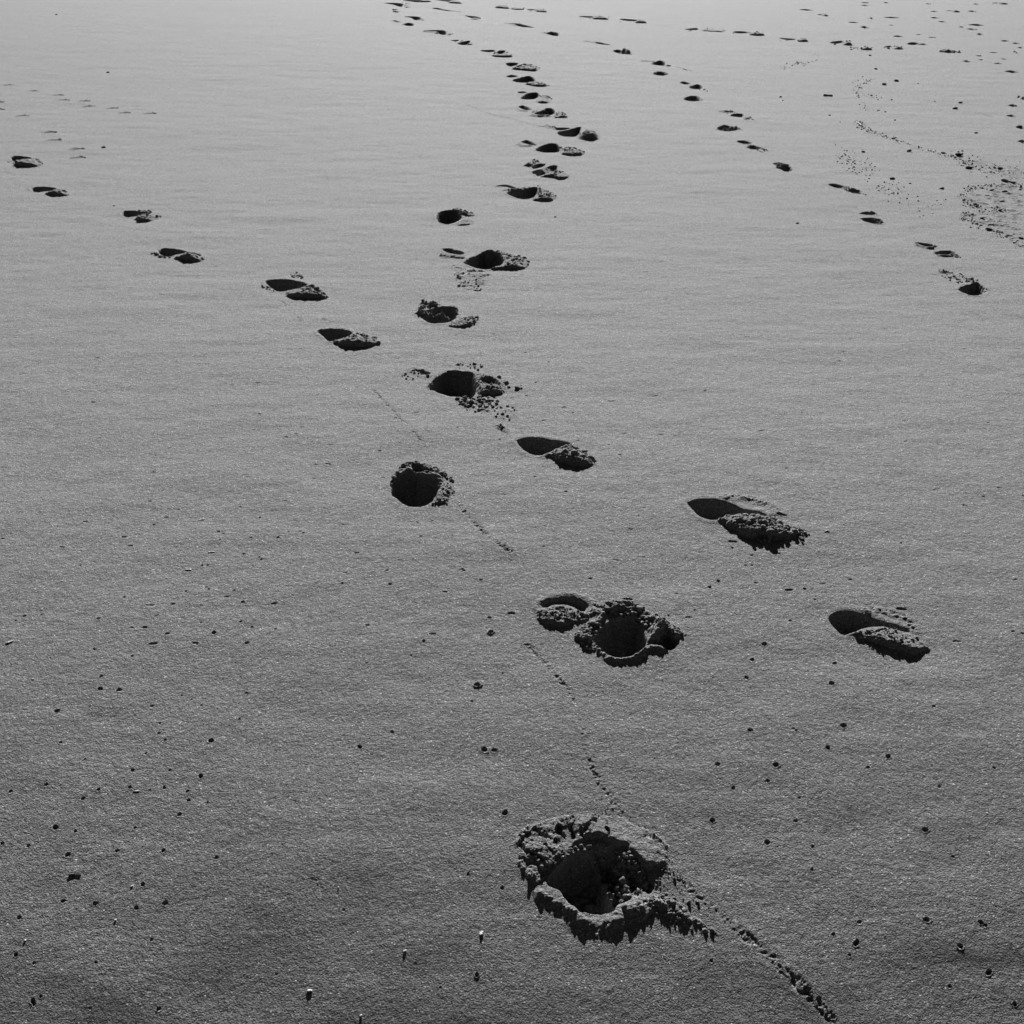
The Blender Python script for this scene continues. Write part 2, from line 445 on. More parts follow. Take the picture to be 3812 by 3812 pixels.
# --- second print with a flat lobe
footprint(VB, 'second nearest footprint, a round black pit with a tilted flat lobe at its left', M_, [
    ('pit', [(290,245),(380,200),(470,178),(570,190),(700,250),(680,310),(600,300),(510,250),(400,250),(310,290)], .022, dict(wf=.012, wn=.035, part='lobe_hollow', lip=.4)),
    ('mound', [(212,340),(270,290),(360,270),(480,270),(600,320),(700,350),(720,400),(600,430),(480,455),(380,450),(280,410)], .017, dict(wn=.010, wf=.05, lump=(.016,.35), part='lobe', shrink=.35)),
    ('mound', [(690,400),(720,310),(790,260),(880,225),(950,215),(1050,235),(1160,270),(1260,320),(1380,370),(1490,450),(1600,530),(1580,570),(1480,620),(1400,600),(1330,520),(1230,450),(1160,380),(1000,365),(900,390),(830,440),(770,520),(770,590),(830,660),(720,650),(610,580),(560,525),(620,455)], .032, dict(wn=.016, wf=.06, lump=(.034,.85), part='heap', shrink=.5)),
    ('pit', [(742,560),(765,510),(830,440),(900,390),(1000,362),(1130,362),(1185,430),(1212,500),(1225,560),(1215,620),(1170,695),(1080,722),(960,732),(860,690),(785,625)], .11, dict(wf=.02, wn=.02, rough=.7, lip=0)),
    ('pit', [(1390,490),(1475,545),(1478,645),(1400,655),(1320,625),(1230,610),(1290,560)], .045, dict(wf=.02, wn=.02, lip=0)),
    ('mound', [(1225,600),(1240,480),(1330,425),(1430,490),(1420,570),(1300,580)], .07, dict(lump=(.03,.4), part='slab', shrink=0)),
    ('ridge', [(800,665),(870,715),(970,752),(1080,735),(1180,690),(1240,650),(1320,645),(1390,680)], .0105, dict(width=.009, lump=.7)),
    ('ridge', [(1180,680),(1240,645),(1320,640),(1385,670)], .004, dict(width=.014, lump=.8)),
    ('pit', [(980,225),(1060,225),(1150,255),(1090,300),(1000,290)], .02, dict(lip=0)),
    ('crack', [(760,265),(820,300),(870,330),(930,300)], .007, dict(depth=.02)),
], clods=[(780,340,40),(880,260,44),(1160,310,46),(1220,390,34),(950,330,30),(1280,400,30),(720,480,26),(660,540,22),(1540,520,22),(1420,340,14),(1030,330,24),(1300,470,26)],
  crumbs=[([(560,520),(690,420),(830,440),(760,560),(860,690),(700,640)], 120, .002, .008),
          ([(780,270),(1100,220),(1480,440),(1600,540),(1330,520),(1000,360)], 110, .002, .008),
          ([(230,330),(480,270),(680,330),(560,400),(330,390)], 70, .0015, .0045)])

# --- right-hand prints of the crossing trail
footprint(VC, 'large footprint near right edge with black heel hollow and smooth shadowed mound, no crumbs', L_, [
    ('pit', [(1030,880),(1060,845),(1130,833),(1220,843),(1330,882),(1450,920),(1560,965),(1480,960),(1390,930),(1310,930),(1230,950),(1190,980),(1110,985),(1060,935)], .085, dict(wf=.014, wn=.05, rough=.4, lip=.2)),
    ('ridge', [(1230,838),(1340,828),(1460,850),(1540,905),(1600,985)], .005, dict(width=.02, lump=.1)),
    ('mound', [(1140,1000),(1210,975),(1300,950),(1420,955),(1560,985),(1640,1025),(1705,1085),(1705,1130),(1640,1168),(1550,1152),(1400,1105),(1260,1065)], .036, dict(wn=.016, wf=.09, lump=(.02,.15), shrink=.6, rough=.5)),
    ('crack', [(1390,960),(1340,990),(1290,1010)], .007, dict(depth=.008)),
], clods=[(1600,1020,22),(1570,1040,18),(1540,1060,16)],
   crumbs=[([(1200,990),(1400,950),(1620,1020),(1500,1050),(1250,1040)], 70, .0015, .005)])
footprint(VC, 'footprint with black pointed hollow and a heap of coarse crumbly clods, right of centre', L_, [
    ('pit', [(105,147),(190,120),(300,125),(400,150),(470,182),(560,200),(650,240),(560,240),(450,225),(350,240),(270,258),(190,238),(145,197)], .085, dict(wf=.014, wn=.05, rough=.5)),
    ('ridge', [(300,112),(420,102),(540,118),(640,155),(700,235)], .007, dict(width=.02, lump=.4)),
    ('mound', [(290,275),(360,240),(480,225),(560,215),(640,235),(700,250),(770,305),(870,335),(855,385),(690,418),(600,400),(500,388),(400,335)], .038, dict(wn=.022, wf=.06, lump=(.030,.75), shrink=.45)),
], clods=[(480,250,30),(560,230,34),(520,300,36),(600,310,38),(660,270,26),(700,290,34),(640,370,34),(740,330,32),(800,340,26),(440,290,30),(840,370,18),(700,350,30),(560,350,30),(780,300,20),(610,390,26)],
   crumbs=[([(400,230),(650,210),(880,330),(860,400),(620,410),(450,340)], 110, .002, .010), ([(800,310),(900,310),(900,400),(820,390)], 14, .001, .004)])

# --- D
footprint(VD, 'footprint with black teardrop hollow and lumpy mound between the round pit and the crumbly print', L_, [
    ('pit', [(1110,680),(1150,655),(1250,648),(1370,668),(1490,690),(1420,718),(1340,755),(1260,775),(1180,748)], .085, dict(wf=.014, wn=.05, rough=.5)),
    ('mound', [(1260,795),(1340,765),(1420,730),(1510,712),(1580,745),(1640,795),(1690,835),(1660,878),(1570,888),(1450,858),(1350,825)], .038, dict(wn=.02, wf=.07, lump=(.035,.55), shrink=.5)),
    ('pit', [(1490,750),(1560,728),(1550,765),(1510,785)], .02, dict(lip=0)),
], clods=[(1590,770,26),(1640,815,24),(1520,810,32),(1450,800,26),(1580,820,26),(1480,770,20)],
   crumbs=[([(1300,790),(1500,710),(1690,830),(1560,880)], 80, .002, .008)])
footprint(VD, 'round black pit crowned by broken sand slabs, left of the trail crossing', M_, [
    ('mound', [(190,960),(240,890),(300,840),(430,835),(560,880),(610,945),(550,985),(430,960),(330,940),(250,975)], .034, dict(lump=(.04,.75), wf=.05, shrink=.1)),
    ('pit', [(200,1035),(240,955),(330,915),(420,932),(545,965),(535,1045),(490,1115),(410,1145),(320,1135),(258,1095)], .11, dict(wf=.022, wn=.02, rough=.6, lip=.1)),
    ('mound', [(545,990),(640,975),(668,1045),(620,1125),(520,1158),(490,1130),(530,1050)], .016, dict(lump=(.02,.3), part='rim')),
    ('pit', [(350,885),(410,870),(480,900),(470,938),(360,925)], .02, dict(lip=0)),
], clods=[(640,960,24),(300,870,26),(440,850,26),(520,880,28),(560,920,22),(260,930,24),(655,1040,14),(390,870,22)],
   crumbs=[([(190,960),(300,840),(560,870),(660,960),(420,930),(220,1030)], 90, .002, .009), ([(540,980),(660,970),(620,1130),(500,1150)], 50, .0015, .005)])
footprint(VD, 'wide footprint with two dark hollows and crumbs strewn below, above the round pit', M_, [
    ('mound', [(450,275),(500,215),(580,175),(680,175),(700,215),(600,240),(520,290)], .024, dict(lump=(.022,.45), part='rim', shrink=0)),
    ('pit', [(470,275),(560,190),(620,155),(700,157),(790,168),(802,215),(817,292),(780,358),(700,348),(610,333),(540,308)], .095, dict(wf=.02, wn=.025, rough=.8, lip=.1)),
    ('mound', [(500,240),(560,200),(640,195),(700,220),(640,260),(560,275)], .055, dict(lump=(.02,.5), part='slumped_sand', shrink=0, wn=.04)),
    ('mound', [(790,185),(870,195),(950,205),(1010,250),(1035,295),(1000,345),(900,355),(830,345),(817,300)], .048, dict(lump=(.034,.75), shrink=.5)),
    ('pit', [(850,245),(920,215),(985,250),(980,290),(890,290)], .03, dict(lip=0)),
    ('pit', [(355,146),(420,150),(487,173),(450,190),(400,172)], .02, dict(wf=.02, part='scuff')),
    ('crumble', [(680,340),(800,360),(970,360),(1050,440),(900,470),(760,420)], .007, dict(size=.016)),
    ('crumble', [(930,560),(1000,540),(1080,590),(1040,620),(960,590)], .008, dict(size=.014)),
], clods=[(1112,290,20),(1143,287,9),(1140,265,6),(1030,250,24),(1050,280,14),(980,210,22),(840,350,22),(900,380,20),(740,370,16),(720,400,14),(940,330,20),(860,190,18)],
   crumbs=[([(680,350),(960,350),(1000,430),(780,420),(690,400)], 70, .002, .010), ([(250,160),(490,150),(480,200),(300,230)], 24, .002, .006),
           ([(700,400),(1100,420),(1080,520),(800,480)], 50, .0015, .006), ([(460,270),(600,170),(700,200),(520,290)], 50, .002, .007), ([(660,100),(870,100),(860,150),(690,140)], 24, .002, .006)])

# --- E
footprint(VE, 'footprint with long black hollow and clod heap, fifth of the crossing trail from the left', L_, [
    ('pit', [(143,242),(200,228),(330,235),(395,267),(310,284),(230,298),(180,282)], .08, dict(wf=.014, wn=.05)),
    ('mound', [(250,322),(330,288),(400,272),(470,295),(522,332),(490,348),(400,348),(310,344)], .040, dict(lump=(.035,.6), shrink=.4)),
], clods=[(420,280,20),(450,300,22),(400,310,20),(490,325,16),(440,325,18)],
   crumbs=[([(250,200),(340,180),(380,220),(280,220)], 26, .002, .008), ([(330,290),(460,280),(520,335),(400,345)], 40, .003, .012), ([(100,265),(170,270),(200,300),(140,290)], 18, .002, .006)])
footprint(VE, 'half-moon footprint over a low shadowed mound, sixth of the crossing trail from left', L_, [
    ('pit', [(455,537),(500,525),(600,525),(662,550),(600,580),(530,596),(490,572)], .085, dict(wf=.014, wn=.05)),
    ('mound', [(535,612),(600,588),(700,562),(790,580),(835,615),(780,642),(690,652),(600,638)], .044, dict(lump=(.03,.35), shrink=.5)),
], clods=[(795,590,18),(820,612,14)], crumbs=[([(600,580),(790,560),(840,620),(700,620)], 40, .002, .010)])
footprint(VE, 'footprint with a sand ridge across its black pit and a paddle-shaped tail', M_, [
    ('pit', [(1060,425),(1130,403),(1200,385),(1292,395),(1285,440),(1270,468),(1230,487),(1150,492),(1100,472)], .09, dict(wf=.018, wn=.03)),
    ('ridge', [(1090,440),(1130,425),(1190,422),(1265,445)], .10, dict(width=.024, part='ridge', lump=.12)),
    ('mound', [(1230,505),(1290,470),(1370,452),(1432,455),(1400,492),(1320,522)], .022, dict(lump=(.03,.5), shrink=.3)),
    ('crumble', [(1060,360),(1180,365),(1300,385),(1200,385),(1070,410)], .012, dict(size=.02)),
], clods=[(1410,458,16),(1385,470,14),(1085,368,12),(1080,415,14)],
   crumbs=[([(1050,400),(1150,370),(1300,385),(1150,400),(1090,450)], 40, .003, .010), ([(1290,470),(1430,450),(1400,490),(1310,520)], 30, .003, .009)])
footprint(VE, 'footprint with round pit, crumbly heap at right and crumbs trailing below, above the ridged print', M_, [
    ('pit', [(1203,50),(1260,50),(1338,75),(1290,82),(1220,66)], .03, dict(part='scuff')),
    ('ridge', [(1190,85),(1250,95),(1340,105)], .012, dict(width=.018)),
    ('pit', [(1330,127),(1400,92),(1450,65),(1520,70),(1562,102),(1557,142),(1480,170),(1400,158)], .09, dict(wf=.02, wn=.03)),
    ('mound', [(1440,72),(1500,58),(1600,82),(1690,105),(1722,132),(1700,168),(1600,175),(1490,174),(1562,142),(1535,85)], .036, dict(lump=(.03,.6), shrink=.25)),
    ('crumble', [(1260,150),(1400,170),(1500,190),(1450,290),(1380,310),(1290,270)], .0045, dict(size=.02)),
], clods=[(1690,105,18),(1715,125,14),(1660,100,14),(1600,160,14)],
   crumbs=[([(1250,140),(1400,170),(1440,300),(1300,280)], 60, .002, .007), ([(1500,60),(1690,95),(1720,150),(1560,120)], 50, .003, .012)])

# --- G
footprint(VG, 'leftmost footprint of all, twin black hollows divided by a sand ridge, upper left edge', L_, [
    ('pit', [(78,186),(120,172),(200,178),(262,192),(220,207),(130,213),(95,207)], .085, dict(wf=.015, wn=.05)),
    ('mound', [(115,235),(200,218),(290,208),(345,242),(290,264),(200,270),(135,264)], .050, dict(lump=(.04,.4), shrink=.5)),
], clods=[(305,205,12),(320,235,14),(340,240,8)], crumbs=[([(60,215),(130,215),(120,240),(70,240)], 14, .003, .009), ([(140,215),(300,195),(340,240),(280,230)], 30, .004, .014)])
footprint(VG, 'second footprint from the left in the crossing trail, thin dark hollow over small mound', L_, [
    ('pit', [(253,432),(320,423),(442,432),(380,453),(300,464),(262,454)], .085, dict(wf=.015, wn=.05)),
    ('mound', [(350,482),(430,463),(500,455),(552,478),(540,497),(460,502),(400,494)], .044, dict(lump=(.035,.35), shrink=.5)),
], clods=[(480,455,12),(505,460,10)], crumbs=[([(400,465),(500,445),(550,475),(450,480)], 24, .004, .012)])
footprint(VG, 'third footprint from the left in the crossing trail, with a pointed crumbly right end', L_, [
    ('pit', [(968,629),(1010,612),(1090,615),(1203,632),(1140,643),(1060,658),(1010,662)], .085, dict(wf=.015, wn=.05)),
    ('mound', [(1060,682),(1150,658),(1230,658),(1292,660),(1200,702),(1130,710),(1090,697)], .044, dict(lump=(.035,.5), shrink=.5)),
], clods=[(1200,620,10),(1150,640,14),(1110,655,12),(1180,660,14)], crumbs=[([(1060,665),(1200,640),(1290,660),(1150,690)], 30, .004, .012), ([(1060,605),(1200,610),(1220,630),(1150,622)], 20, .004, .011)])
footprint(VG, 'fourth footprint from the left in the crossing trail, bean-shaped black hollow and pointed mound', L_, [
    ('pit', [(1258,937),(1310,915),(1400,918),(1487,942),(1400,968),(1340,983),(1290,968)], .085, dict(wf=.015, wn=.05)),
    ('mound', [(1380,1002),(1470,975),(1560,966),(1637,998),(1570,1031),(1470,1023)], .048, dict(lump=(.035,.4), shrink=.5)),
], clods=[(1560,970,14),(1600,990,12)], crumbs=[([(1210,955),(1260,950),(1370,990),(1280,995)], 30, .003, .011), ([(1400,985),(1560,955),(1630,990),(1500,1000)], 30, .004, .012)])

# --- H: the stepping middle trail
footprint(VH, 'footprint with round black pit and thin crumbly crescent, below the bend of the middle trail', M_, [
    ('pit', [(68,1272),(90,1225),(150,1200),(250,1198),(325,1272),(260,1315),(190,1338),(110,1323)], .10, dict(wf=.03, wn=.025)),
    ('mound', [(150,1205),(270,1192),(380,1207),(462,1247),(420,1270),(320,1240),(240,1215)], .03, dict(lump=(.03,.6), shrink=.2)),
    ('mound', [(250,1345),(330,1300),(440,1298),(457,1333),(370,1358)], .016, dict(lump=(.03,.3), part='rim', shrink=.4)),
], clods=[(420,1240,14),(450,1250,10),(360,1215,12),(90,1230,12)], crumbs=[([(100,1220),(270,1190),(460,1250),(320,1270)], 50, .004, .012)])
footprint(VH, 'footprint with ragged streak at upper left and broad lit heap, at the bend', M_, [
    ('pit', [(678,945),(790,933),(892,965),(860,972),(780,952)], .035, dict(part='scuff')),
    ('pit', [(790,1016),(900,992),(1000,967),(1060,955),(1112,965),(1097,1020),(1050,1063),(960,1075),(880,1053)], .10, dict(wf=.03, wn=.03)),
    ('mound', [(1110,975),(1180,985),(1270,1028),(1302,1058),(1250,1103),(1100,1103),(1050,1085),(1097,1030)], .045, dict(lump=(.04,.5), shrink=.3)),
    ('ridge', [(770,985),(870,995),(960,980)], .016, dict(width=.03)),
], clods=[(1290,1050,12),(1110,945,10),(1040,965,14),(1250,1015,12)], crumbs=[([(780,1000),(1000,960),(1110,960),(900,1000)], 30, .004, .012), ([(1110,970),(1290,1040),(1250,1100),(1100,1080)], 40, .004, .014)])
footprint(VH, 'striped footprint with slanting ridges across its hollow, right of the bend', M_, [
    ('pit', [(1055,747),(1130,720),(1182,735),(1110,762),(1062,767)], .06, dict(wf=.03, wn=.04)),
    ('pit', [(1047,797),(1150,772),(1250,738),(1312,745),(1292,792),(1200,805),(1120,848),(1080,828)], .09, dict(wf=.03, wn=.05)),
    ('ridge', [(1130,840),(1190,800),(1260,770)], .05, dict(width=.03, part='ridge', lump=.1)),
    ('mound', [(1130,858),(1250,810),(1330,798),(1410,825),(1437,858),(1340,883),(1250,864)], .034, dict(lump=(.04,.4), shrink=.4)),
    ('ridge', [(1010,745),(1060,712),(1120,705)], .025, dict(width=.03)),
], crumbs=[([(1000,740),(1060,700),(1180,730),(1060,770)], 30, .004, .011), ([(1200,800),(1400,815),(1300,870)], 24, .004, .012)])
footprint(VH, 'footprint with a black clod standing on its far rim and small loop hollow at left', M_, [
    ('pit', [(938,491),(1000,477),(1060,500),(1103,526),(1040,522),(970,507)], .045, dict(wf=.03, part='scuff')),
    ('ridge', [(910,520),(960,537),(1060,535)], .014, dict(width=.022)),
    ('pit', [(1085,572),(1150,527),(1240,505),(1312,515),(1337,560),(1320,598),(1200,603),(1130,593)], .10, dict(wf=.03, wn=.03)),
    ('mound', [(1325,550),(1400,552),(1480,560),(1540,590),(1602,615),(1520,643),(1400,638),(1330,615)], .034, dict(lump=(.04,.6), shrink=.3)),
], clods=[(1288,512,22),(1490,560,18),(1540,600,16),(1580,605,14),(1350,545,12)], crumbs=[([(1330,550),(1490,545),(1600,610),(1400,630)], 50, .004, .014)])
footprint(VH, 'footprint with the tallest pointed sand mound of the middle trail', M_, [
    ('pit', [(1275,350),(1350,344),(1445,352),(1330,374)], .05, dict(wf=.03, part='scuff')),
    ('pit', [(1308,391),(1400,372),(1540,338),(1548,382),(1500,433),(1420,438),(1350,428)], .09, dict(wf=.035, wn=.04)),
    ('mound', [(1540,430),(1570,395),(1640,385),(1700,410),(1762,440),(1720,478),(1600,478),(1500,458)], .075, dict(lump=(.05,.35), shrink=.25, wn=.06, wf=.09)),
    ('ridge', [(1190,325),(1260,345),(1300,365)], .014, dict(width=.03)),
], crumbs=[([(1540,440),(1650,390),(1740,440),(1600,470)], 40, .004, .012), ([(1190,320),(1290,335),(1300,360),(1230,345)], 20, .003, .008)])
footprint(VH, 'footprint with separate oval scuff at left, just above the tallest mound', M_, [
    ('pit', [(908,131),(960,115),(1045,156),(980,157)], .045, dict(wf=.03, part='scuff')),
    ('ridge', [(905,150),(950,170),(1010,172)], .012, dict(width=.022)),
    ('pit', [(1070,192),(1160,162),(1200,145),(1262,150),(1282,187),(1220,218),(1130,213)], .095, dict(wf=.03, wn=.035)),
    ('mound', [(1275,205),(1360,185),(1427,237),(1340,246),(1275,240)], .034, dict(lump=(.04,.5), shrink=.35)),
    ('ridge', [(1040,215),(1130,232),(1240,228)], .02, dict(width=.025)),
], crumbs=[([(1280,195),(1360,175),(1420,235),(1300,235)], 24, .005, .014), ([(1020,185),(1150,150),(1120,200)], 16, .004, .01)])
footprint(VI, 'footprint with long lit slab at its lower right, sixth up from the bend', M_, [
    ('pit', [(1268,825),(1340,822),(1360,833),(1300,842)], .03, dict(wf=.03, part='scuff')),
    ('pit', [(1300,872),(1370,838),(1440,830),(1465,850),(1430,884),(1340,890)], .095, dict(wf=.03, wn=.035)),
    ('mound', [(1430,905),(1470,870),(1530,862),(1582,888),(1545,922),(1460,920)], .030, dict(lump=(.05,.35), shrink=.3)),
], clods=[(1560,880,12),(1575,890,10)], crumbs=[([(1460,860),(1530,860),(1580,890),(1500,900)], 20, .005, .014)])
footprint(VI, 'footprint with a tail of round clods at its lower right, seventh up from the bend', M_, [
    ('pit', [(1168,686),(1220,675),(1277,690),(1210,699)], .05, dict(wf=.03, part='scuff')),
    ('pit', [(1222,722),(1290,702),(1380,688),(1432,720),(1380,743),(1280,743)], .09, dict(wf=.035, wn=.035)),
    ('mound', [(1330,758),(1400,743),(1470,752),(1552,772),(1450,778)], .034, dict(lump=(.045,.6), shrink=.3)),
], clods=[(1520,768,10),(1550,770,7),(1490,762,9),(1400,745,10),(1440,755,10)], crumbs=[([(1330,750),(1460,740),(1560,772),(1440,776)], 24, .006, .016)])
footprint(VI, 'footprint buried under a broad rumpled heap, eighth up from the bend', M_, [
    ('pit', [(1168,570),(1275,569),(1215,600)], .06, dict(wf=.03, part='scuff')),
    ('mound', [(1215,615),(1300,585),(1360,580),(1420,600),(1477,622),(1420,643),(1320,634),(1250,628)], .045, dict(lump=(.06,.6), shrink=.2)),
    ('pit', [(1230,608),(1300,588),(1330,600),(1260,622)], .04, dict(wf=.03)),
    ('pit', [(1330,578),(1405,578),(1390,588)], .03, dict(wf=.03)),
], clods=[(1470,615,9),(1440,610,10)], crumbs=[([(1215,600),(1350,575),(1470,615),(1350,630)], 26, .006, .016)])
footprint(VI, 'footprint with a long black bar at its left, ninth up from the bend', M_, [
    ('pit', [(936,455),(1050,447),(1072,465),(1000,470)], .07, dict(wf=.04, part='scuff')),
    ('pit', [(1088,460),(1162,457),(1142,497),(1100,502)], .08, dict(wf=.04)),
    ('mound', [(1030,500),(1090,485),(1150,480),(1237,505),(1190,518),(1080,514)], .040, dict(lump=(.05,.55), shrink=.2)),
], clods=[(1220,498,9),(1180,475,9)], crumbs=[([(1030,490),(1150,460),(1230,500),(1100,510)], 20, .007, .018)])
footprint(VI, 'small dark footprint with short bar at left, tenth up from the bend', M_, [
    ('pit', [(668,360),(745,357),(720,371)], .05, dict(wf=.04, part='scuff')),
    ('pit', [(725,384),(835,363),(842,386),(800,404),(750,397)], .08, dict(wf=.05)),
    ('mound', [(800,392),(850,380),(885,393),(830,404)], .032, dict(lump=(.05,.5), shrink=.3)),
], crumbs=[([(700,375),(830,360),(880,390),(780,400)], 16, .007, .018)])
footprint(VI, 'long footprint with drag streak leading to a black pit, eleventh up from the bend', M_, [
    ('pit', [(425,274),(600,274),(634,295),(610,314),(560,302),(500,286)], .07, dict(wf=.04)),
    ('mound', [(625,305),(665,296),(692,309),(645,317)], .032, dict(lump=(.05,.5), shrink=.3)),
    ('ridge', [(430,285),(520,295),(560,303)], .03, dict(width=.05)),
], crumbs=[([(500,280),(600,272),(690,305),(600,310)], 14, .008, .018)])
footprint(VI, 'narrow footprint with hooked black streak, twelfth up from the bend', M_, [
    ('pit', [(255,148),(390,150),(398,176),(350,180),(318,160)], .06, dict(wf=.05)),
    ('mound', [(395,176),(430,168),(447,179),(420,184)], .025, dict(shrink=.2)),
], crumbs=[([(320,160),(400,160),(440,180),(350,175)], 10, .008, .018)])
footprint(VI, 'lens-shaped dark footprint at left of the upper middle trail', M_, [
    ('pit', [(230,216),(290,202),(338,213),(325,232),(280,229)], .07, dict(wf=.05)),
    ('groove', [(163,186),(185,192),(202,200)], .03, dict(width=.03)),
], crumbs=[([(230,215),(300,200),(340,215),(280,225)], 10, .008, .018)])
footprint(VI, 'small double-dashed footprint below the topmost prints, upper centre', M_, [
    ('pit', [(140,78),(195,84),(160,93)], .05, dict(wf=.05)),
    ('mound', [(140,105),(190,98),(228,100),(200,114)], .04, dict(shrink=.2)),
])
footprint(VI, 'leftmost of the topmost prints, round pit with dark streak to the left', M_, [
    ('pit', [(70,30),(160,27),(243,36),(225,60),(190,53),(140,40)], .08, dict(wf=.06)),
    ('mound', [(240,50),(280,35),(312,60),(270,67)], .04, dict(shrink=.2)),
], crumbs=[([(230,15),(300,20),(310,60),(240,60)], 12, .01, .02)])
footprint(VI, 'long dark footprint cut by the top edge of the picture, upper centre', M_, [
    ('pit', [(240,1),(430,4),(390,20),(330,17)], .07, dict(wf=.08)),
    ('mound', [(390,20),(440,4),(505,17),(450,21)], .05, dict(shrink=.2)),
])
footprint(VI, 'slanting dark footprint at the top edge, right of the long one', M_, [
    ('pit', [(530,1),(700,3),(740,14),(690,20),(620,12)], .06, dict(wf=.08)),
    ('mound', [(640,26),(700,8),(775,31),(700,31)], .055, dict(shrink=.2)),
])
# --- second, fainter trail
footprint(VI, 'thin streaked print, topmost of the fainter trail', R_, [
    ('pit', [(503,72),(560,71),(620,84),(697,96),(640,99)], .05, dict(wf=.05)),
    ('ridge', [(640,100),(720,103),(760,108)], .02, dict(width=.05)),
])
footprint(VI, 'dark shoe-shaped print, second from the top of the fainter trail', R_, [
    ('pit', [(797,137),(880,144),(932,155),(934,171),(870,164),(830,151)], .08, dict(wf=.05)),
    ('mound', [(840,175),(890,158),(934,172),(890,176)], .028, dict(shrink=.2)),
])
footprint(VI, 'long lens-shaped print, third from the top of the fainter trail', R_, [
    ('pit', [(1195,217),(1270,214),(1425,247),(1330,244),(1260,230)], .06, dict(wf=.05)),
    ('ridge', [(1160,213),(1200,216),(1260,232)], .02, dict(width=.05)),
], crumbs=[([(1200,215),(1280,212),(1430,248),(1330,245)], 14, .008, .018)])
footprint(VI, 'short blunt black print, fourth from the top of the fainter trail', R_, [
    ('pit', [(1525,300),(1570,284),(1637,298),(1632,324),(1560,314)], .09, dict(wf=.05)),
    ('ridge', [(1495,296),(1530,300)], .02, dict(width=.04)),
], crumbs=[([(1520,300),(1570,280),(1640,300),(1580,305)], 12, .008, .018)])
footprint(VJ, 'faint narrow print with a thin tail, fifth from the top of the fainter trail', R_, [
    ('pit', [(225,336),(290,338),(372,359),(310,357)], .05, dict(wf=.04)),
    ('ridge', [(165,328),(220,336),(270,346)], .018, dict(width=.04)),
])
footprint(VJ, 'print with three ridges across its hollow, sixth from the top of the fainter trail', R_, [
    ('pit', [(392,402),(440,397),(500,414),(542,433),(470,430),(420,419)], .065, dict(wf=.04)),
    ('ridge', [(430,412),(480,405),(520,422)], .05, dict(width=.03, part='ridge')),
], crumbs=[([(400,402),(480,402),(540,432),(450,425)], 14, .006, .014)])
footprint(VJ, 'print with dark triangular pit and left dash, seventh down the fainter trail', R_, [
    ('pit', [(602,483),(655,487),(640,493)], .04, dict(wf=.03, part='scuff')),
    ('pit', [(700,513),(750,487),(802,494),(802,527),(750,524)], .085, dict(wf=.04)),
    ('mound', [(800,525),(830,510),(862,531),(820,533)], .028, dict(shrink=.2)),
    ('ridge', [(640,490),(680,493),(710,500)], .016, dict(width=.03)),
], crumbs=[([(860,530),(930,545),(1060,575),(940,560)], 24, .004, .01), ([(640,490),(750,490),(720,505)], 10, .005, .012)])
footprint(VJ, 'low rough oval print, eighth from the top of the fainter trail', R_, [
    ('pit', [(712,588),(760,572),(838,590),(790,609),(730,601)], .05, dict(wf=.04, rough=1.6)),
    ('mound', [(740,600),(780,585),(820,598),(780,608)], .03, dict(lump=(.04,.7), shrink=.1)),
], crumbs=[([(715,588),(760,575),(835,590),(780,605)], 24, .006, .014)])
footprint(VJ, 'print with black slot upper left and pit right, ninth down the fainter trail', R_, [
    ('pit', [(927,660),(960,652),(1018,670),(960,674)], .055, dict(wf=.03)),
    ('pit', [(1002,697),(1060,675),(1107,690),(1080,710),(1030,708)], .07, dict(wf=.04)),
    ('ridge', [(1010,690),(1050,700),(1090,690)], .03, dict(width=.03)),
], crumbs=[([(1000,685),(1100,690),(1150,728),(1080,715)], 24, .005, .012)])
footprint(VJ, 'black oval print with crumbs inside, tenth from the top of the fainter trail', R_, [
    ('pit', [(957,786),(1000,767),(1070,769),(1087,800),(1030,808),(980,800)], .08, dict(wf=.035)),
    ('mound', [(1070,795),(1090,778),(1115,793),(1090,802)], .018, dict(shrink=.2)),
], crumbs=[([(970,785),(1010,768),(1110,790),(1030,803)], 24, .005, .012)])
footprint(VJ, 'print in three ragged dashes, eleventh from the top of the fainter trail', R_, [
    ('ridge', [(1245,890),(1300,896),(1355,897)], .022, dict(width=.03)),
    ('pit', [(1325,921),(1370,907),(1432,914),(1422,937),(1360,933)], .06, dict(wf=.035)),
    ('mound', [(1425,957),(1460,940),(1492,946),(1460,958)], .02, dict(shrink=.2)),
], crumbs=[([(1260,890),(1350,892),(1430,912),(1330,920)], 18, .005, .011), ([(1420,950),(1490,936),(1520,965),(1450,960)], 18, .004, .01)])
footprint(VJ, 'rough dark oval print with ridged floor, twelfth from the top of the fainter trail', R_, [
    ('pit', [(1217,1026),(1270,1000),(1340,1010),(1405,1031),(1330,1048),(1260,1043)], .06, dict(wf=.035, rough=1.5)),
    ('ridge', [(1250,1035),(1300,1010),(1340,1030)], .035, dict(width=.025, part='ridge')),
    ('ridge', [(1310,1042),(1350,1018),(1390,1036)], .03, dict(width=.025, part='ridge')),
], crumbs=[([(1220,1025),(1280,1000),(1400,1030),(1310,1045)], 34, .005, .011)])
footprint(VL, 'slim print of two slanting slots, thirteenth from the top of the fainter trail', R_, [
    ('pit', [(358,262),(400,257),(443,272),(400,277)], .045, dict(wf=.025)),
    ('pit', [(412,294),(450,284),(492,298),(450,305)], .045, dict(wf=.025)),
], crumbs=[([(400,275),(500,295),(550,328),(480,315)], 30, .004, .009)])
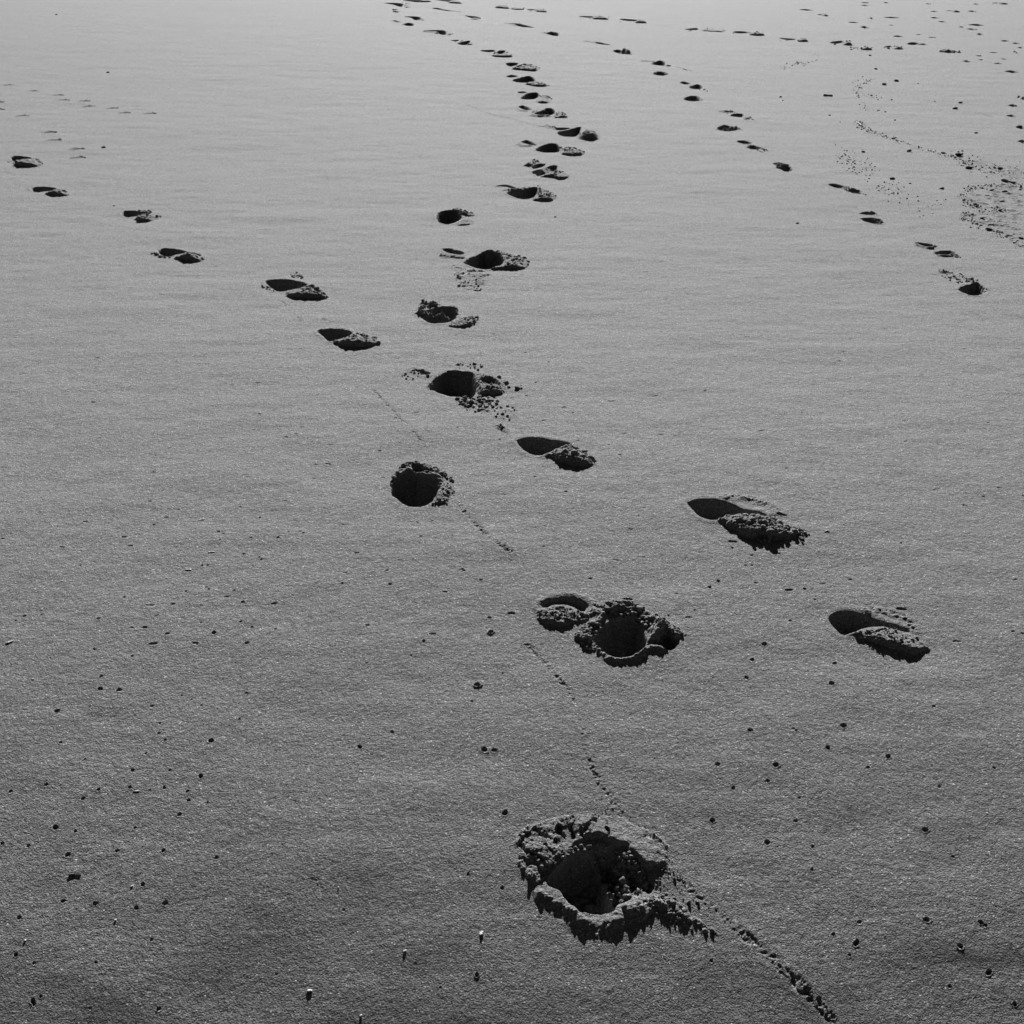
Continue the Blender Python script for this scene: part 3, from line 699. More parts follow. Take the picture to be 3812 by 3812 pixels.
footprint(VL, 'compact print of two stacked slots, fourteenth from the top of the fainter trail', R_, [
    ('pit', [(552,381),(590,374),(638,388),(590,392)], .04, dict(wf=.025)),
    ('pit', [(572,408),(640,400),(664,420),(630,432),(600,418)], .05, dict(wf=.025)),
    ('ridge', [(570,395),(610,398),(640,396)], .02, dict(width=.02)),
], crumbs=[([(560,395),(640,395),(670,425),(610,425)], 24, .004, .009)])
footprint(VL, 'long slender print pointing up left, fifteenth from the top of the fainter trail', R_, [
    ('pit', [(857,500),(900,498),(963,515),(910,521)], .045, dict(wf=.02)),
    ('pit', [(962,537),(1010,530),(1048,546),(1000,550)], .04, dict(wf=.02)),
    ('ridge', [(900,512),(960,522),(1010,535)], .014, dict(width=.018)),
], crumbs=[([(890,505),(960,512),(1080,565),(980,548)], 34, .003, .008)])
footprint(VL, 'print with ribbed sole marks, sixteenth from the top of the fainter trail', R_, [
    ('pit', [(1032,655),(1070,645),(1132,660),(1090,663)], .035, dict(wf=.02)),
    ('pit', [(1038,680),(1100,678),(1157,692),(1140,712),(1080,703)], .045, dict(wf=.02)),
    ('ridge', [(1060,690),(1100,684),(1140,698)], .025, dict(width=.014, part='ridge')),
    ('ridge', [(1080,700),(1110,692),(1150,706)], .02, dict(width=.012, part='ridge')),
    ('ridge', [(1060,655),(1090,650),(1120,662)], .016, dict(width=.012, part='ridge')),
], crumbs=[([(1040,680),(1100,678),(1155,692),(1090,705)], 30, .003, .008)])
footprint(VL, 'two-part print with thin outlined toe and dark heel, second to last of the fainter trail', R_, [
    ('pit', [(1332,816),(1400,818),(1463,836),(1400,843)], .03, dict(wf=.014, wn=.06)),
    ('pit', [(1442,868),(1500,857),(1553,868),(1530,888),(1470,885)], .045, dict(wf=.02)),
    ('ridge', [(1340,828),(1390,845),(1440,848)], .010, dict(width=.012)),
    ('ridge', [(1450,888),(1510,892),(1550,882)], .010, dict(width=.012)),
], crumbs=[([(1450,870),(1550,870),(1620,910),(1530,890)], 34, .003, .008)])
footprint(VL, 'round black print nearest the right edge, last of the fainter trail', R_, [
    ('pit', [(1577,1066),(1620,1046),(1680,1040),(1713,1066),(1702,1097),(1650,1103),(1610,1093)], .085, dict(wf=.025, wn=.025)),
    ('crumble', [(1450,965),(1540,975),(1690,1025),(1660,1045),(1560,1010),(1470,985)], .010, dict(size=.012)),
    ('mound', [(1585,1070),(1620,1052),(1650,1060),(1640,1085),(1605,1090)], .04, dict(lump=(.02,.6), shrink=0, part='slumped_sand')),
], crumbs=[([(1450,960),(1560,975),(1690,1025),(1570,1040),(1480,1000)], 70, .0025, .007), ([(1680,1045),(1730,1070),(1720,1090),(1700,1070)], 10, .002, .005)])

# --- row crossing at the top, left to right
TOP = [
 (VI, [('mound',[(1065,66),(1130,55),(1170,50),(1200,76),(1120,74)],.06),('mound',[(1200,78),(1260,72),(1335,86),(1260,88)],.04)], 'ragged print with black peak, first of the top row from the left'),
 (VI, [('pit',[(1352,82),(1420,84),(1450,92),(1400,92)],.06),('mound',[(1430,100),(1480,88),(1540,107),(1480,108)],.05)], 'flat dark print beside the black peak, second of the top row'),
 (VJ, [('pit',[(118,129),(220,128),(240,138),(180,140)],.05),('mound',[(220,150),(290,132),(358,156),(270,154)],.055)], 'print with dark hump at right, third of the top row'),
 (VJ, [('pit',[(445,151),(580,157),(560,168),(480,162)],.06),('mound',[(560,180),(605,162),(664,184),(600,185)],.06)], 'print ending in a small dark hump, fourth of the top row'),
 (VJ, [('pit',[(965,231),(1060,224),(1074,236),(1000,239)],.06),('mound',[(1080,240),(1160,232),(1282,253),(1190,252)],.03)], 'long crumbly print with drag marks at its left, fifth of the top row'),
 (VJ, [('pit',[(1352,250),(1440,250),(1482,263),(1400,269)],.06),('mound',[(1470,280),(1540,262),(1604,284),(1540,288)],.05)], 'dark print with lit rump at right, sixth of the top row'),
 (VJ, [('pit',[(1715,304),(1848,312),(1800,320)],.05),('mound',[(1860,326),(1905,312),(1955,328),(1900,332)],.055)], 'narrow print with separate hump, seventh of the top row'),
 (VK, [('pit',[(398,334),(480,318),(514,328),(450,342)],.07),('mound',[(495,350),(545,330),(582,355),(530,358)],.065)], 'big double-humped black print, eighth of the top row'),
 (VK, [('pit',[(565,375),(620,374),(630,380)],.04),('mound',[(640,392),(675,372),(738,391),(690,395)],.05)], 'small black print just below the double-humped one, ninth of the top row'),
 (VK, [('pit',[(822,370),(870,358),(900,368),(850,376)],.07),('mound',[(895,384),(930,368),(985,386),(930,388)],.05)], 'low twin black print, tenth of the top row'),
 (VK, [('pit',[(1015,340),(1050,330),(1108,338),(1090,350),(1030,350)],.08),('ridge',[(1090,348),(1120,352),(1150,350)],.03)], 'flat-topped black print, last of the top row at right'),
]
for V, fs, lab in TOP:
    ff = []
    for f in fs:
        kw = dict(wf=.05) if f[0] == 'pit' else dict(shrink=.15, lump=(.06, .6)) if f[0] == 'mound' else dict(width=.04)
        ff.append((*f, kw))
    ps = [q for f in fs for q in f[1]]
    xs = [q[0] for q in ps]; yy = [q[1] for q in ps]
    footprint(V, lab, T_, ff, crumbs=[([(min(xs), min(yy)), (max(xs), min(yy) + 4), (max(xs) + 8, max(yy)), (min(xs), max(yy) - 4)], 14, .008, .022)])

FAR = [  # scattered prints in the upper right; x, y, half length, half height in traced pixels
 (215,79,55,6,'p','thin dark print at the head of the upper right scatter, above the top row'),
 (345,117,45,9,'m','humped dark print right of the thin one, above the top row'),
 (680,219,38,11,'p','solid black oval print standing alone above the top row'),
 (890,139,66,6,'p','bone-shaped dark print in the upper right scatter'),
 (1370,88,60,9,'m','dark print with a long pointed left tail in the upper right scatter'),
 (1740,26,65,8,'m','dark hump with long line to its left near the upper right corner'),
 (680,22,40,4,'p','small dark dash pair at the very top, right of centre'),
 (848,21,26,5,'p','small dark dash at the very top right of the dash pair'),
 (680,43,34,4,'p','thin dash just under the dash pair at the very top'),
 (1480,483,32,7,'p','lens-shaped dark print in the lower part of the upper right scatter'),
 (1590,270,30,9,'p','ribbed oval print in the upper right scatter'),
 (1728,501,34,6,'p','slanting dark print near the right edge, below the ribbed print'),
 (1835,566,58,11,'p','large hollow print at the right edge, lowest of the upper right scatter'),
 (1560,199,62,8,'p','slanting black streak print in the upper right scatter'),
 (1440,214,20,4,'p','short dash left of the ribbed oval print'),
 (1785,322,36,5,'p','slanting dash close to the right edge, upper right scatter'),
 (1862,412,20,7,'m','small pointed dark hump at the right edge'),
 (1908,377,26,6,'p','dark print half cut by the right edge, upper right scatter'),
 (590,176,44,6,'p','faint ragged print left of the solid black oval'),
 (720,146,22,4,'m','small dark crumb-edged print above the solid black oval'),
 (1180,30,22,4,'p','small dash at the very top, upper right'),
 (1225,92,30,4,'p','faint grey print left of the long-tailed dark print'),
 (1230,141,32,5,'p','faint slanting print below the long-tailed dark print'),
 (1290,173,34,6,'p','pale rimmed print in the middle of the upper right scatter'),
 (1520,232,38,6,'p','faint ridged print below the black streak print'),
 (940,286,40,7,'p','faint striped print between the top row and the scatter'),
 (1345,410,90,9,'f','broad faint trampled patch of small ridges in the upper right'),
 (1525,90,38,6,'p','faint pale print right of the long-tailed dark print'),
 (1555,33,24,5,'p','faint small print left of the corner hump'),
 (1870,340,30,6,'p','faint ribbed print below the slanting dash at right'),
 (1905,768,30,13,'m','dark hump at the right edge, uppermost of the edge column'),
 (1845,831,34,9,'p','clean black oval at the right edge, second of the edge column'),
 (1835,911,40,10,'p','black oval with small tail at the right edge, third of the edge column'),
 (1912,1003,42,17,'p','large black print cut by the right edge, fourth of the edge column'),
 (1918,1118,30,14,'p','dark print cut by the right edge, lowest of the edge column'),
 (1575,440,22,4,'p','small dash above the lens-shaped print'),
 (1590,471,14,4,'p','tiny dark mark right of the lens-shaped print'),
 (1690,413,30,3,'p','thin faint dash left of the pointed hump at the right edge'),
 (1775,464,22,3,'p','thin faint dash above the slanting print near the right edge'),
 (1100,271,20,3,'p','thin faint dash above the flat-topped black print'),
 (1205,295,30,4,'p','faint dash in the middle right of the scatter'),
 (885,200,18,3,'p','thin faint dash below the bone-shaped print'),
]
for (x, y, a, b, k, lab) in FAR:
    pts = [(x - a, y - b * .3), (x - a * .4, y - b), (x + a * .4, y - b * .7), (x + a, y + b * .5), (x + a * .3, y + b), (x - a * .4, y + b * .4)]
    if k == 'p': ff = [('pit', pts, .05 + .003 * b, dict(wf=.04, wn=.06))]
    elif k == 'm': ff = [('pit', [(x - a, y - b * .1), (x - a * .5, y - b * .6), (x, y - b * .2), (x - a * .4, y + b * .2)], .04, dict(wf=.04)),
                         ('mound', [(x - a * .3, y + b * .6), (x + a * .1, y - b * .3), (x + a, y + b), (x + a * .3, y + b * 1.1)], .03 + .003 * b, dict(shrink=.1, lump=(.06, .5)))]
    else: ff = [('crumble', pts, .02, dict(size=.05))]
    footprint(VK, lab, F_, ff, crumbs=[(pts, 8, .006, .016)])

th = new_thing(kind='churn', label='patch of churned dark sand with a curving edge at the right', group=None, clods=[], crumbs=[])
P = VL.poly([(1590,560),(1640,515),(1760,497),(1925,490),(1928,830),(1830,782),(1740,748),(1650,702),(1590,665),(1650,640),(1625,600)])
f_crumble(th, P, .0040, .022); THINGS[th]['base'] = P.mean(0)
th = new_thing(kind='churn', label='low churned sand around the largest pebble near the right edge', group=None, clods=[], crumbs=[])
P = VL.poly([(1540,340),(1640,360),(1800,385),(1920,400),(1925,470),(1800,455),(1660,420)])
f_crumble(th, P, .0030, .022); THINGS[th]['base'] = P.mean(0)
# ------------------------------------------------------------------ bird tracks, crawl tracks, burrow holes
BIRD = [(36,247),(108,265),(182,277),(198,291),(258,294),(272,308),(340,314),(375,328),(450,330),(8,297),(10,317),(80,337),(160,384),(175,408),(240,433),(245,457)]
for n, (x, y) in enumerate(BIRD):
    upper = n < 9
    lab = ('three-toed bird track in the upper line of tracks at upper left' if upper else 'three-toed bird track in the lower line of tracks beside the leftmost footprints')
    lab = 'three-toed bird track, ' + ['first','second','third','fourth','fifth','sixth','seventh','eighth','ninth'][n if upper else n - 9] + (' from the left in the upper line at upper left' if upper else ' from the left in the lower line at upper left')
    th = new_thing(kind='bird_track', label=lab, group='bird tracks of the upper line' if upper else 'bird tracks of the lower line', clods=[], crumbs=[])
    c = np.array(VR.p(x, y)); THINGS[th]['base'] = c
    a0 = R(172) + rng.normal() * .15
    for da, ln in ((-.75, .10), (0, .10), (.75, .10)):
        d = np.array([math.cos(a0 + da), math.sin(a0 + da)])
        f_groove(th, np.array([c, c + d * ln * .5, c + d * ln]), .009, .0065, part='toe', rim=.4)

TRACKS = [
 (V0, [(1960,2395),(2000,2430),(2050,2490),(2095,2540),(2135,2600),(2165,2700),(2180,2790),(2215,2880),(2260,2950),(2330,3040)], .0045, .005, 'beaded crawl track running down into the nearest print', .9),
 (V0, [(2480,3240),(2560,3300),(2640,3370),(2720,3440),(2800,3510),(2880,3580),(2950,3650),(3010,3705),(3090,3790)], .0065, .006, 'beaded crawl track leaving the nearest print to the lower right', .7),
 (V0, [(1705,1880),(1745,1925),(1790,1975),(1840,2018),(1900,2060)], .007, .005, 'dark beaded crawl track below the round pit', .8),
 (V0, [(1390,1450),(1450,1520),(1520,1590),(1580,1660),(1610,1710)], .0045, .005, 'faint crawl track above the round pit', .9),
 (V0, [(1740,390),(1830,425),(1900,440),(1970,460),(2060,482)], .008, .012, 'thin crawl line meeting the tallest mound from the left', .8),
 (VK, [(0,705),(150,725),(350,757),(520,790),(690,825)], .008, .009, 'thin straight line passing the short dark stick, upper right', .5),
 (VK, [(1190,795),(1390,838),(1550,880),(1700,917)], .008, .010, 'thin straight line right of the pebbles, upper right', .6),
 (V0, [(1050,1120),(1090,1160),(1130,1205)], .004, .006, 'short crawl track between two prints of the crossing trail', .8),
 (V0, [(1150,3265),(1185,3290),(1222,3325)], .0045, .004, 'short beaded crawl track in the lower left sand', .7),
 (V0, [(2100,790),(2230,778),(2400,765),(2560,765)], .0022, .010, 'faint level line right of the crescent print', .9),
]
for V, pts, dp, wd, lab, bead in TRACKS:
    th = new_thing(kind='crawl_track', label=lab, group=None, clods=[], crumbs=[])
    P = V.poly(pts); THINGS[th]['base'] = P.mean(0)
    f_groove(th, P, dp * .42, wd * 1.3, part='groove', bead=bead, rim=.25)

HOLES = {
 'left': (VM, [(1163,99,9),(18,202,12),(1897,205,8),(1665,221,8),(1842,322,12),(1527,408,9),(606,408,7),(938,651,10),(1838,686,14),(1405,607,9),(1560,575,8),(1578,590,8),(1772,600,8),(310,777,6),(115,820,6),(1265,930,14),(1618,923,20),(1868,1003,16),(1908,880,10),(998,1097,12),(763,1249,13),(757,1340,18),(898,1350,18),(430,1508,19),(1148,1467,11),(1523,1463,9),(1445,1418,8),(1865,1375,10),(1812,1572,10),(1595,1737,20),(1200,1675,10),(1250,1725,10),(455,1743,12),(1208,1600,9),(640,1868,7),(1100,1827,9),(1372,1388,8)]),
 'lower left': (VN, [(988,26,15),(1265,22,12),(1497,72,20),(342,130,14),(72,175,14),(735,166,12),(970,152,12),(1225,152,12),(1400,182,12),(1118,171,8),(620,235,14),(1408,250,12),(1550,269,7),(1337,355,17),(412,450,24),(560,479,13),(1007,449,10),(207,585,12),(503,648,20),(870,624,15),(1220,625,16),(1617,685,14),(1062,877,16),(472,998,16),(707,1020,19),(1017,1052,17),(1230,1021,20),(138,1126,18),(1130,1290,12),(114,1406,16),(252,1470,12),(715,1468,10),(303,1720,12),(240,1755,18),(252,1775,14),(1182,1807,16),(670,1808,10),(12,565,12)]),
 'centre': (VO, [(35,46,10),(668,116,8),(172,208,12),(342,165,10),(365,178,10),(252,167,7),(50,366,12),(30,350,8),(1577,461,10),(660,558,11),(1020,563,12),(1783,912,22),(1275,987,15),(1180,1093,8),(840,1153,6),(155,900,8),(1680,1308,22),(1640,1440,10),(1875,1223,8),(1035,1668,14),(790,1781,17),(1733,1805,24),(1810,1810,18),(1340,87,6)]),
 'lower centre': (VP, [(1867,352,22),(1590,812,12),(1846,914,14),(1657,1563,16),(660,1070,10),(678,395,8),(1198,1470,9),(1383,1650,10),(155,1540,9)]),
 'lower right': (VQ, [(335,0,14),(274,77,12),(245,168,10),(695,94,12),(677,203,14),(1200,323,8),(738,414,16),(262,438,12),(484,432,7),(497,442,7),(660,528,12),(968,571,14),(100,610,13),(395,613,14),(862,627,9),(353,691,10),(178,728,12),(515,777,8),(72,887,13),(495,894,10),(1155,940,15),(352,1002,14),(583,1023,9),(1505,632,8),(1228,722,7),(1298,1074,9),(578,1145,9),(820,1410,11),(688,1474,11),(805,1518,16),(1162,1405,15),(1437,1415,13),(1460,1430,10),(1332,1535,14),(1480,1665,15),(1282,1733,10),(1612,1825,11),(66,1612,9),(770,1582,7)]),
 'right': (VC, [(1018,332,14),(395,432,10),(1500,395,7),(305,643,12),(250,683,12),(870,692,12),(150,833,7),(525,540,8),(775,900,10)]),
 'middle': (VD, [(1450,423,14),(1775,372,10),(1800,372,10),(1245,240,8),(1850,778,10),(985,660,9),(1240,932,9),(1460,1040,12),(125,738,10),(240,502,8),(1337,90,9),(268,684,8),(1170,18,9)]),
}
# shallow dimples and pocks of the sand sheet itself
for n in range(260):
    v = 420 + 2000 * rng.random(); u = rng.random() * 3812
    x, y = ground(u, v)
    dd = .0006 * (y + CT)
    f_hole(-1, x, y, max(.0025 + .003 * rng.random() ** 2, .7 * dd), .0012 + .0012 * rng.random(), lip=.15, ex=1.2 + 1.6 * rng.random(), ang=rng.normal() * .25)
UNIQUE = {('centre',21): 'larger of two holes lying side by side above left of the nearest print', ('centre',22): 'smaller right one of two holes lying side by side above left of the nearest print',
 ('centre',11): 'small hole ringed by a raised lip left of the second print', ('centre',16): 'round hole with a raised near lip, left of the beaded track',
 ('left',21): 'left one of a pair of holes on a level line at the left', ('left',22): 'right one of a pair of holes on a level line at the left',
 ('lower left',14): 'widest dark hole of the lower left sand', ('lower centre',0): 'round hole close to the upper left of the nearest print',
 ('lower centre',3): 'hole with a curved lip below it, left of the nearest print', ('lower left',33): 'ragged hole near the bottom left corner'}
for reg, (V, hs) in HOLES.items():
    for n, (x, y, r) in enumerate(hs):
        lab = UNIQUE.get((reg, n)); grp = 'small burrow holes, ' + reg + ' sand'
        if lab is None: lab = 'small dark burrow hole in the smooth sand of the ' + reg + ' area'
        th = new_thing(kind='burrow_hole', label=lab, group='burrow holes in the smooth sand', clods=[], crumbs=[], px=(V.x0 + x * V.k, V.y0 + y * V.k), rpx=r * V.k, unique=(reg, n) in UNIQUE)
        c = V.p(x, y); THINGS[th]['base'] = np.array(c)
        rad = V.size(x, y, r) * .82
        f_hole(th, c[0], c[1], rad, rad * 2.2, lip=.55 if lab and 'lip' in lab else .18, ex=1 + .3 * rng.random(), ang=rng.random() * 3)

MARKS = [('the nearest print', 2230, 3270), ('the second print', 2300, 2360), ('the crumbly print', 2780, 1960), ('the rightmost large print', 3280, 2370),
    ('the round pit', 1570, 1820), ('the wide print', 1740, 1440), ('the bottom left corner', 0, 3812), ('the bottom right corner', 3812, 3812),
    ('the left edge shell chip', 35, 2387), ('the paired holes at left', 410, 2560), ('the dark reed blade', 275, 3245), ('the upright white shell chip', 1790, 3475),
    ('the white slivers at left', 770, 2050)]
ORD = ['', 'second ', 'third ', 'fourth ', 'fifth ', 'sixth ', 'seventh ', 'eighth ', 'ninth ', 'tenth ', 'eleventh ', 'twelfth ', 'thirteenth ', 'fourteenth ', 'fifteenth ']
buckets = {}
for T in THINGS:
    if T['kind'] != 'burrow_hole' or T['unique']: continue
    u, v = T['px']; k, mx, my = min(MARKS, key=lambda m: math.hypot(u - m[1], (v - m[2]) * 1.3))
    side = ('left' if u < mx else 'right') if abs(u - mx) > abs(v - my) else ('upper' if v < my else 'lower')
    buckets.setdefault((k, side), []).append((math.hypot(u - mx, v - my), T))
for (k, side), L in buckets.items():
    L.sort(key=lambda q: q[0])
    for n, (d, T) in enumerate(L):
        size = 'tiny' if T['rpx'] < 4.5 else 'small' if T['rpx'] < 8 else 'larger'
        T['label'] = f'{size} burrow hole, {ORD[n]}closest to {k}, {side} side'

# ------------------------------------------------------------------ build the meshes
HF = HB + DH
gt = np.gradient(DH, ft, axis=1).astype(np.float32); gy = np.gradient(DH, fy, axis=0).astype(np.float32)
GX = gt / (fy[:, None] + CT).astype(np.float32); GY = gy - GX * ft[None, :].astype(np.float32)
del gt, gy
GX += upsample(GBX); GY += upsample(GBY)

act = np.abs(DH) > 2e-5
cm = np.zeros((NR - 1, NC - 1), bool)
ri, ci = np.nonzero(act)
for dr in (-1, 0, 1):
    for dc in (-1, 0, 1):
        a = np.clip((ri + dr) // K, 0, NR - 2); b = np.clip((ci + dc) // K, 0, NC - 2); cm[a, b] = True
m2 = cm.copy(); m2[1:] |= cm[:-1]; m2[:-1] |= cm[1:]; m2[:, 1:] |= cm[:, :-1]; m2[:, :-1] |= cm[:, 1:]
cm = m2
fm = np.repeat(np.repeat(cm, K, 0), K, 1)
fr, fc = np.nonzero(fm)
who = WHO[fr, fc]
quads = np.stack([fr * FC + fc, fr * FC + fc + 1, (fr + 1) * FC + fc + 1, (fr + 1) * FC + fc], 1)

def verts_of(ids):
    r = ids // FC; c = ids % FC
    y = fy[r]; x = ft[c] * (y + CT); z = HF[r, c]
    n = np.stack([-GX[r, c], -GY[r, c], np.ones(len(ids))], 1); n /= np.linalg.norm(n, axis=1)[:, None]
    return np.stack([x, y, z], 1), n

def link_mesh(name, V, F, N, mat, parent=None, base=(0, 0, 0)):
    me = bpy.data.meshes.new(name)
    base = np.asarray(base, float)
    me.vertices.add(len(V)); me.vertices.foreach_set('co', (V - base).astype(np.float32).ravel())
    me.loops.add(F.size); me.loops.foreach_set('vertex_index', F.astype(np.int32).ravel())
    me.polygons.add(len(F)); k = F.shape[1]
    me.polygons.foreach_set('loop_start', np.arange(0, F.size, k, dtype=np.int32))
    me.polygons.foreach_set('use_smooth', np.ones(len(F), bool))
    me.update(calc_edges=True)
    if N is not None: me.normals_split_custom_set_from_vertices(N.tolist())
    me.materials.append(mat)
    o = bpy.data.objects.new(name, me); COL.objects.link(o)
    if parent is None: o.location = base
    else: o.parent = parent
    return o

# the beach itself: coarse cells, the unlabelled fine cells, and the wide surroundings to the horizon
cr, cc = np.nonzero(~cm)
cq = np.stack([cr * K * FC + cc * K, cr * K * FC + (cc + 1) * K, (cr + 1) * K * FC + (cc + 1) * K, (cr + 1) * K * FC + cc * K], 1)
allq = np.concatenate([cq, quads[who < 0]])
ids, inv = np.unique(allq, return_inverse=True)
Vg, Ng = verts_of(ids); Fg = inv.reshape(allq.shape)
to = [.5]
while to[-1] < 60: to.append(to[-1] * 1.25 + .02)
to = np.array(to)
tt = np.concatenate([-to[::-1], to]); nl = len(to)
y_far = [y_coarse[-1]]
while y_far[-1] < 9000: y_far.append(y_far[-1] * 1.2)
extra_v, extra_f = [], []
off = len(Vg)
def strip(tv, yv):
    global off
    Y = np.repeat(np.asarray(yv)[:, None], len(tv), 1); X = np.asarray(tv)[None, :] * (Y + CT)
    extra_v.append(np.stack([X.ravel(), Y.ravel(), beach_z(Y.ravel())], 1))
    a, b = np.meshgrid(np.arange(len(yv) - 1), np.arange(len(tv) - 1), indexing='ij'); a = a.ravel(); b = b.ravel(); n = len(tv)
    extra_f.append(np.stack([a * n + b, a * n + b + 1, (a + 1) * n + b + 1, (a + 1) * n + b], 1) + off); off += X.size
strip(-to[::-1], y_coarse); strip(to, y_coarse)
strip(np.concatenate([-to[::-1][:-1], t_coarse, to[1:]]), y_far)
tb = np.concatenate([-to[::-1][:-1], t_coarse, to[1:]]); xb = tb * (y_coarse[0] + CT); nb = len(xb)
extra_v.append(np.concatenate([np.stack([xb, np.full(nb, -60.), np.full(nb, -6.)], 1), np.stack([xb, np.full(nb, y_coarse[0]), beach_z(np.full(nb, y_coarse[0]))], 1)]))
j = np.arange(nb - 1); extra_f.append(np.stack([j, j + 1, nb + j + 1, nb + j], 1) + off)
EV = np.concatenate(extra_v); Vg = np.concatenate([Vg, EV]); Fg = np.concatenate([Fg] + extra_f)
Ng = np.concatenate([Ng, np.tile([0, 0, 1.], (len(EV), 1))])
sand = link_mesh('sand', Vg, Fg, Ng, SAND); sand['kind'] = 'structure'

# clods
def clod_mesh(name, seed, flat=.75, mat=SAND, sub=2, rough=.32):
    import bmesh
    bm = bmesh.new(); bmesh.ops.create_icosphere(bm, subdivisions=sub, radius=1)
    co = np.array([v.co[:] for v in bm.verts])
    n = fbm(co[:, 0] + 3 * co[:, 2] + seed * 7, co[:, 1] - 2 * co[:, 2] + seed * 3, .9, 3, seed)
    co *= (1 + rough * 2 * n)[:, None]; co[:, 2] *= flat
    for v, c in zip(bm.verts, co): v.co = c
    me = bpy.data.meshes.new(name); bm.to_mesh(me); bm.free()
    me.polygons.foreach_set('use_smooth', np.ones(len(me.polygons), bool)); me.materials.append(mat)
    return me
CLODS = [clod_mesh('clod', s) for s in range(7)]
CRUMB = [clod_mesh('crumb', 30 + s, .8, SAND, 1, .4) for s in range(5)]
CRV = []
for m in CRUMB:
    a = np.empty(len(m.vertices) * 3); m.vertices.foreach_get('co', a)
    f = np.empty(len(m.polygons) * 3, np.int32); m.polygons.foreach_get('vertices', f)
    CRV.append((a.reshape(-1, 3), f.reshape(-1, 3)))

def height_at(x, y):
    t = x / (y + CT); r = np.searchsorted(fy, y); c = np.searchsorted(ft, t)
    return float(HF[min(max(r, 0), FR - 1), min(max(c, 0), FC - 1)])

def place(mesh, name, x, y, r, parent=None, base=None, sink=.25, flat=1.0, stretch=1.0, rz=None):
    o = bpy.data.objects.new(name, mesh); COL.objects.link(o)
    z = height_at(x, y) + r * (.75 - sink * 1.0) * flat
    o.location = (x, y, z)
    if parent is not None:
        o.parent = parent; o.location = (x - base[0], y - base[1], z - base[2])
    o.rotation_euler = (random.uniform(-.3, .3), random.uniform(-.3, .3), random.uniform(0, 6.28) if rz is None else rz)
    s = r * random.uniform(.9, 1.1); o.scale = (s * stretch, s, s * flat)
    return o

def crumb_mesh(name, items, parent=None, base=(0, 0, 0)):
    VV, FF, n = [], [], 0
    for (x, y, r) in items:
        v, f = CRV[random.randrange(len(CRV))]
        a = random.uniform(0, 6.28); ca, sa = math.cos(a), math.sin(a)
        sx = r * random.uniform(.8, 1.4); sy = r * random.uniform(.7, 1.1)
        w = np.stack([v[:, 0] * sx * ca - v[:, 1] * sy * sa, v[:, 0] * sx * sa + v[:, 1] * sy * ca, v[:, 2] * r], 1)
        w += (x, y, height_at(x, y) + .35 * r); VV.append(w); FF.append(f + n); n += len(v)
    return link_mesh(name, np.concatenate(VV), np.concatenate(FF), None, SAND, parent, base)

# gather labelled fine faces by thing and part
order = np.argsort(who, kind='stable'); ws = who[order]
start = np.searchsorted(ws, np.arange(len(FEATS))); end = np.searchsorted(ws, np.arange(len(FEATS)), side='right')
parts = {}
for fi, (th, part) in enumerate(FEATS):
    if end[fi] > start[fi]: parts.setdefault(th, {}).setdefault(part, []).append(order[start[fi]:end[fi]])

def face_object(name, sel, parent, base):
    q = quads[sel]; ids, inv = np.unique(q, return_inverse=True)
    V, N = verts_of(ids)
    return link_mesh(name, V, inv.reshape(q.shape), N, SAND, parent, base)

built = 0
for th, T in enumerate(THINGS):
    ps = parts.get(th)
    if not ps: continue
    b = T['base']; base = (float(b[0]), float(b[1]), float(beach_z(b[1])))
    if T['kind'] == 'footprint':
        root = bpy.data.objects.new('footprint', None); COL.objects.link(root); root.location = base
        root.empty_display_size = .05; made = []
        for part, sels in ps.items():
            if part == 'hollow' and len(sels) > 1:
                for s in sels: made.append(face_object('hollow', s, root, base))
            else: made.append(face_object(part, np.concatenate(sels), root, base))
        heap = next((c for n in ('heap', 'rim', 'slumped_sand', 'hollow') for c in made if c.name.split('.')[0] == n), root)
        for (x, y, r) in T['clods']:
            place(CLODS[random.randrange(len(CLODS))], "clod", x, y, r * (.72 if y < 3 else .85), heap, base, sink=.8 if y < 2.2 else .68 if y < 3.2 else .5)
        if T['crumbs']:
            c = crumb_mesh('crumbs', T['crumbs'], root, base); c['kind'] = 'stuff'
        for c in made:
            if c.name.split('.')[0] == 'crumbled_sand': c['kind'] = 'stuff'
        root['category'] = 'footprint'
    elif T['kind'] == 'bird_track':
        root = face_object('bird_track', np.concatenate([s for v in ps.values() for s in v]), None, base); root['category'] = 'bird track'
    elif T['kind'] == 'crawl_track':
        root = face_object('crawl_track', np.concatenate([s for v in ps.values() for s in v]), None, base); root['category'] = 'track'
    elif T['kind'] == 'churn':
        root = face_object('churned_sand', np.concatenate([s for v in ps.values() for s in v]), None, base); root['category'] = 'sand patch'; root['kind'] = 'stuff'
    else:
        root = face_object('burrow_hole', np.concatenate([s for v in ps.values() for s in v]), None, base); root['category'] = 'hole'
    root['label'] = T['label']
    if T['group']: root['group'] = T['group']
    built += 1

